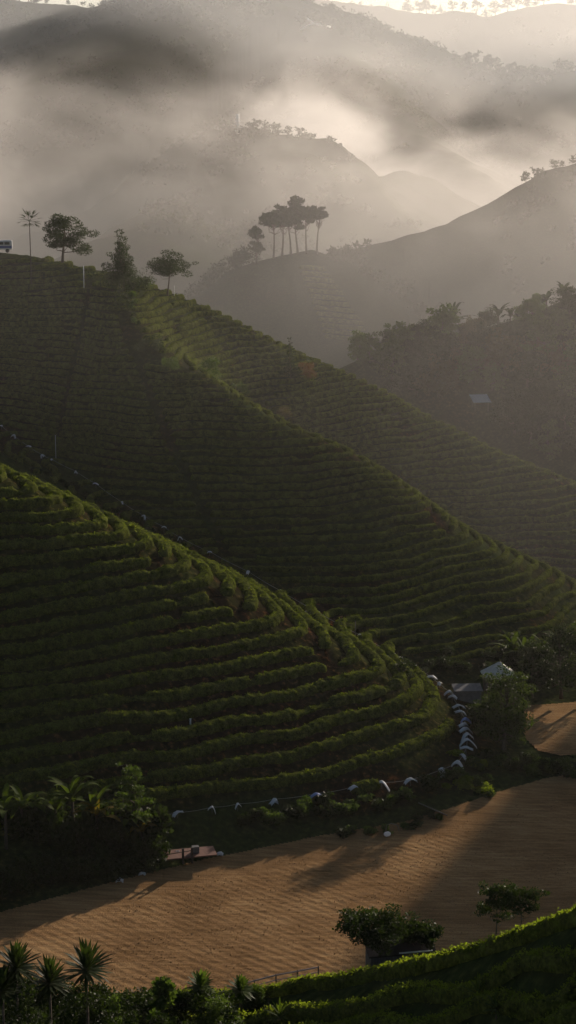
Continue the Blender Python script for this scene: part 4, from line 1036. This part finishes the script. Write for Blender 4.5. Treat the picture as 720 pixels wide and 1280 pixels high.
b = MB(); b.box((0, 0, .45), (.8, .6, .5), .2); o = b.build('box', M['white_cloth'], r_, False); o.modifiers.new('b', 'BEVEL').width = .15
b = MB(); b.tube([(-.2, 0, .8), (-.1, 0, 1.6), (.5, 0, 1.75), (1.3, 0, 1.4), (1.5, 0, .7)], .05, 6); b.build('pipe', M['pole'], r_)

# ------------------------------------------------------------------ closest slope: shed, trees, rail, plants
p = W(498, 1216, 93); gz = float(H(p[0], p[1])); q = ppm(p)
sd_ = tag(empty('shed', (p[0], p[1], gz), R(8)), 'dark little shed of upright boards behind the closest tea rows', 'shed')
ztop = W(498, 1180, 93)[2] - gz; m_board = plain_mat('blue_board', (.06, .065, .085), .6, .25, 6)
b = MB(); wd_ = 78 / q
for k in range(22): b.box((-wd_ / 2 + (k + .5) * wd_ / 22, -.9 + (k % 2) * .02, ztop / 2 - .4), (wd_ / 22 * .9, .05, ztop + .6))
b.box((0, 0, ztop / 2 - .4), (wd_ - .06, 1.72, ztop + .5)); b.build('wall', m_board, sd_, False)
b = MB(); b.box((0, -.1, ztop + .05), (wd_ + .3, 2.1, .09), 0, R(10), R(-1.5)); b.build('roof', m_dark, sd_, False)
b = MB(); b.box((.75, -1.12, ztop + .0), (1.9, .08, .05), 0, 0, R(-1.5)); b.build('roof_edge', M['white_pole'], sd_, False)
for i, (px, Y_, base, top, w, sdd, lab) in enumerate(((466, 92.2, 1215, 1149, 82, 61, 'dark leafy tree overhanging the shed roof'), (522, 93, 1203, 1158, 44, 62, 'smaller dark tree at the right end of the shed'))):
    p = W(px, base, Y_); p[2] = H(p[0], p[1]); zt = W(px, top, Y_)[2]; q = ppm(p)
    tag(make_tree('shade_tree', tuple(p), zt - p[2], w / q * 1.05, 'umbrella', 'leaf_dark', 9000, .15, .07, sdd, .9, 24), lab, 'tree')
for i, (px, Y_, base, top, w, sdd, lab) in enumerate(((618, 84, 1168, 1106, 40, 63, 'left thin airy tree above the closest tea rows'), (650, 83, 1160, 1104, 44, 64, 'right thin airy tree above the closest tea rows'))):
    p = W(px, base, Y_); p[2] = H(p[0], p[1]); zt = W(px, top, Y_)[2]; q = ppm(p)
    tag(make_tree('thin_tree', tuple(p), zt - p[2], w / q * 1.1, 'umbrella', 'leaf_dark', 2600, .13, .045, sdd, .3, 15), lab, 'tree')
# rail
ra = [W(296, 1232, 101), W(318, 1226, 100), W(345, 1219, 99.5), W(372, 1214, 99), W(398, 1209, 98.5)]
rl = tag(empty('handrail', (ra[0][0], ra[0][1], float(H(ra[0][0], ra[0][1])))), 'pinkish metal handrail rising behind the closest tea rows', 'handrail'); o0 = np.array(rl.location)
m_rail = plain_mat('pink_metal', (.50, .38, .38), .35, .1, 3)
for dz in (0, -.32):
    b = MB(); b.tube([a - o0 + np.array([0, 0, dz]) for a in ra], .045 if dz == 0 else .03, 8); b.build('rail', m_rail, rl)
for a in ra:
    b = MB(); b.tube([np.array([a[0], a[1], H(a[0], a[1]) - .3]) - o0, a - o0 + np.array([0, 0, .06])], .045, 7); b.build('post', m_wood, rl)
# rosettes and leafy plants, bottom left
def on_slope(px, py, Y_):
    p = W(px, py, Y_); return p, float(H(p[0], p[1]))
for i, (px, top_c, Y_, L_, lab) in enumerate(((108, 1215, 84, 30, 'tallest dracaena with sword leaves against the brown field'), (62, 1230, 85, 26, 'dracaena between the two larger ones at the lower left'), (20, 1212, 84, 28, 'dracaena in the lower left corner'), (3, 1240, 83, 26, 'dracaena cut off by the lower left edge'), (300, 1240, 92, 16, 'small spiky agave-like plant left of the handrail'), (250, 1236, 91, 17, 'spiky plant right of the round-leaved bush'))):
    p, gz = on_slope(px, top_c, Y_); q = ppm(p); hh = max(.5, p[2] - gz)
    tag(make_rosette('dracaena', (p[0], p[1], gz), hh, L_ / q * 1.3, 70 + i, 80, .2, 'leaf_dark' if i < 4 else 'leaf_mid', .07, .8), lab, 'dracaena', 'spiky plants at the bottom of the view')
def edge_bush(px, top, bottom, Y_, w, lm, lab, sd_, n_leaves=3200, leaf=.13, group=None):
    p = W(px, bottom, Y_); gz = float(H(p[0], p[1])); q = ppm(p); tz = W(px, top, Y_)[2]; z0 = min(gz, p[2])
    o = make_bush('bush', (p[0], p[1], gz - .2), w / q * 1.1, max(.8, (tz - gz)) * 1.22 + .25, lm, n_leaves, leaf, sd_); return tag(o, lab, 'bush', group)
edge_bush(205, 1216, 1262, 88, 42, 'leaf_mid', 'round-leaved bush standing highest at the bottom', 80, 900, .34)
edge_bush(320, 1240, 1262, 93, 40, 'leaf_mid', 'small bush at the foot of the handrail', 81)
edge_bush(270, 1236, 1280, 89, 56, 'leaf_mid', 'leafy bush just left of the closest tea rows', 82)
edge_bush(146, 1240, 1280, 86, 46, 'leaf_mid', 'speckled leafy bush right of the tallest dracaena', 83, 4200)
rb = np.random.default_rng(12)
for i in range(26):
    px = -14 + i * 11.8 + rb.uniform(-4, 4); bk = i % 2 == 0
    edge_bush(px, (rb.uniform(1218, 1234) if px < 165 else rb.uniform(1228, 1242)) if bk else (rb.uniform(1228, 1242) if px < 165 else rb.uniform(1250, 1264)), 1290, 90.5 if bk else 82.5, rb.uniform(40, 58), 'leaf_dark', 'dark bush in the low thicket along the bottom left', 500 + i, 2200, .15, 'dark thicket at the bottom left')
for i, (px, py, Y_, L_, lab) in enumerate(((598, 1245, 72, 26, 'sunlit palm seedling among the closest tea rows'), (350, 1272, 82, 26, 'leafy palm-like plant at the bottom edge in the tea rows'), (620, 1262, 71, 20, 'small pale palm seedling right of the sunlit one'))):
    p = hit(px, py + 14, 50, 100); q = ppm(p)
    tag(make_rosette('palm_seedling', (p[0], p[1], p[2]), 14 / q, L_ / q, 90 + i, 22, .12, 'banana' if i < 2 else 'leaf_mid', .05, 1.3), lab, 'palm')

# pale forked track on the far ridge
rt = []
for ln in (((376, 39), (384, 34), (392, 31), (402, 32), (413, 35)), ((392, 31), (387, 27), (383, 24))):
    b = MB(); pts = []
    for px, py in ln:
        q = hit(px, py, 1500, 3200)
        if q is not None and (not pts or abs(q[1] - pts[-1][1]) < 60): pts.append(q + np.array([0, 0, 1.0]))
    if len(pts) > 1: b.tube(pts, 1.1, 6); rt.append(tag(b.build('track', M['white_cloth']), kind='structure'))
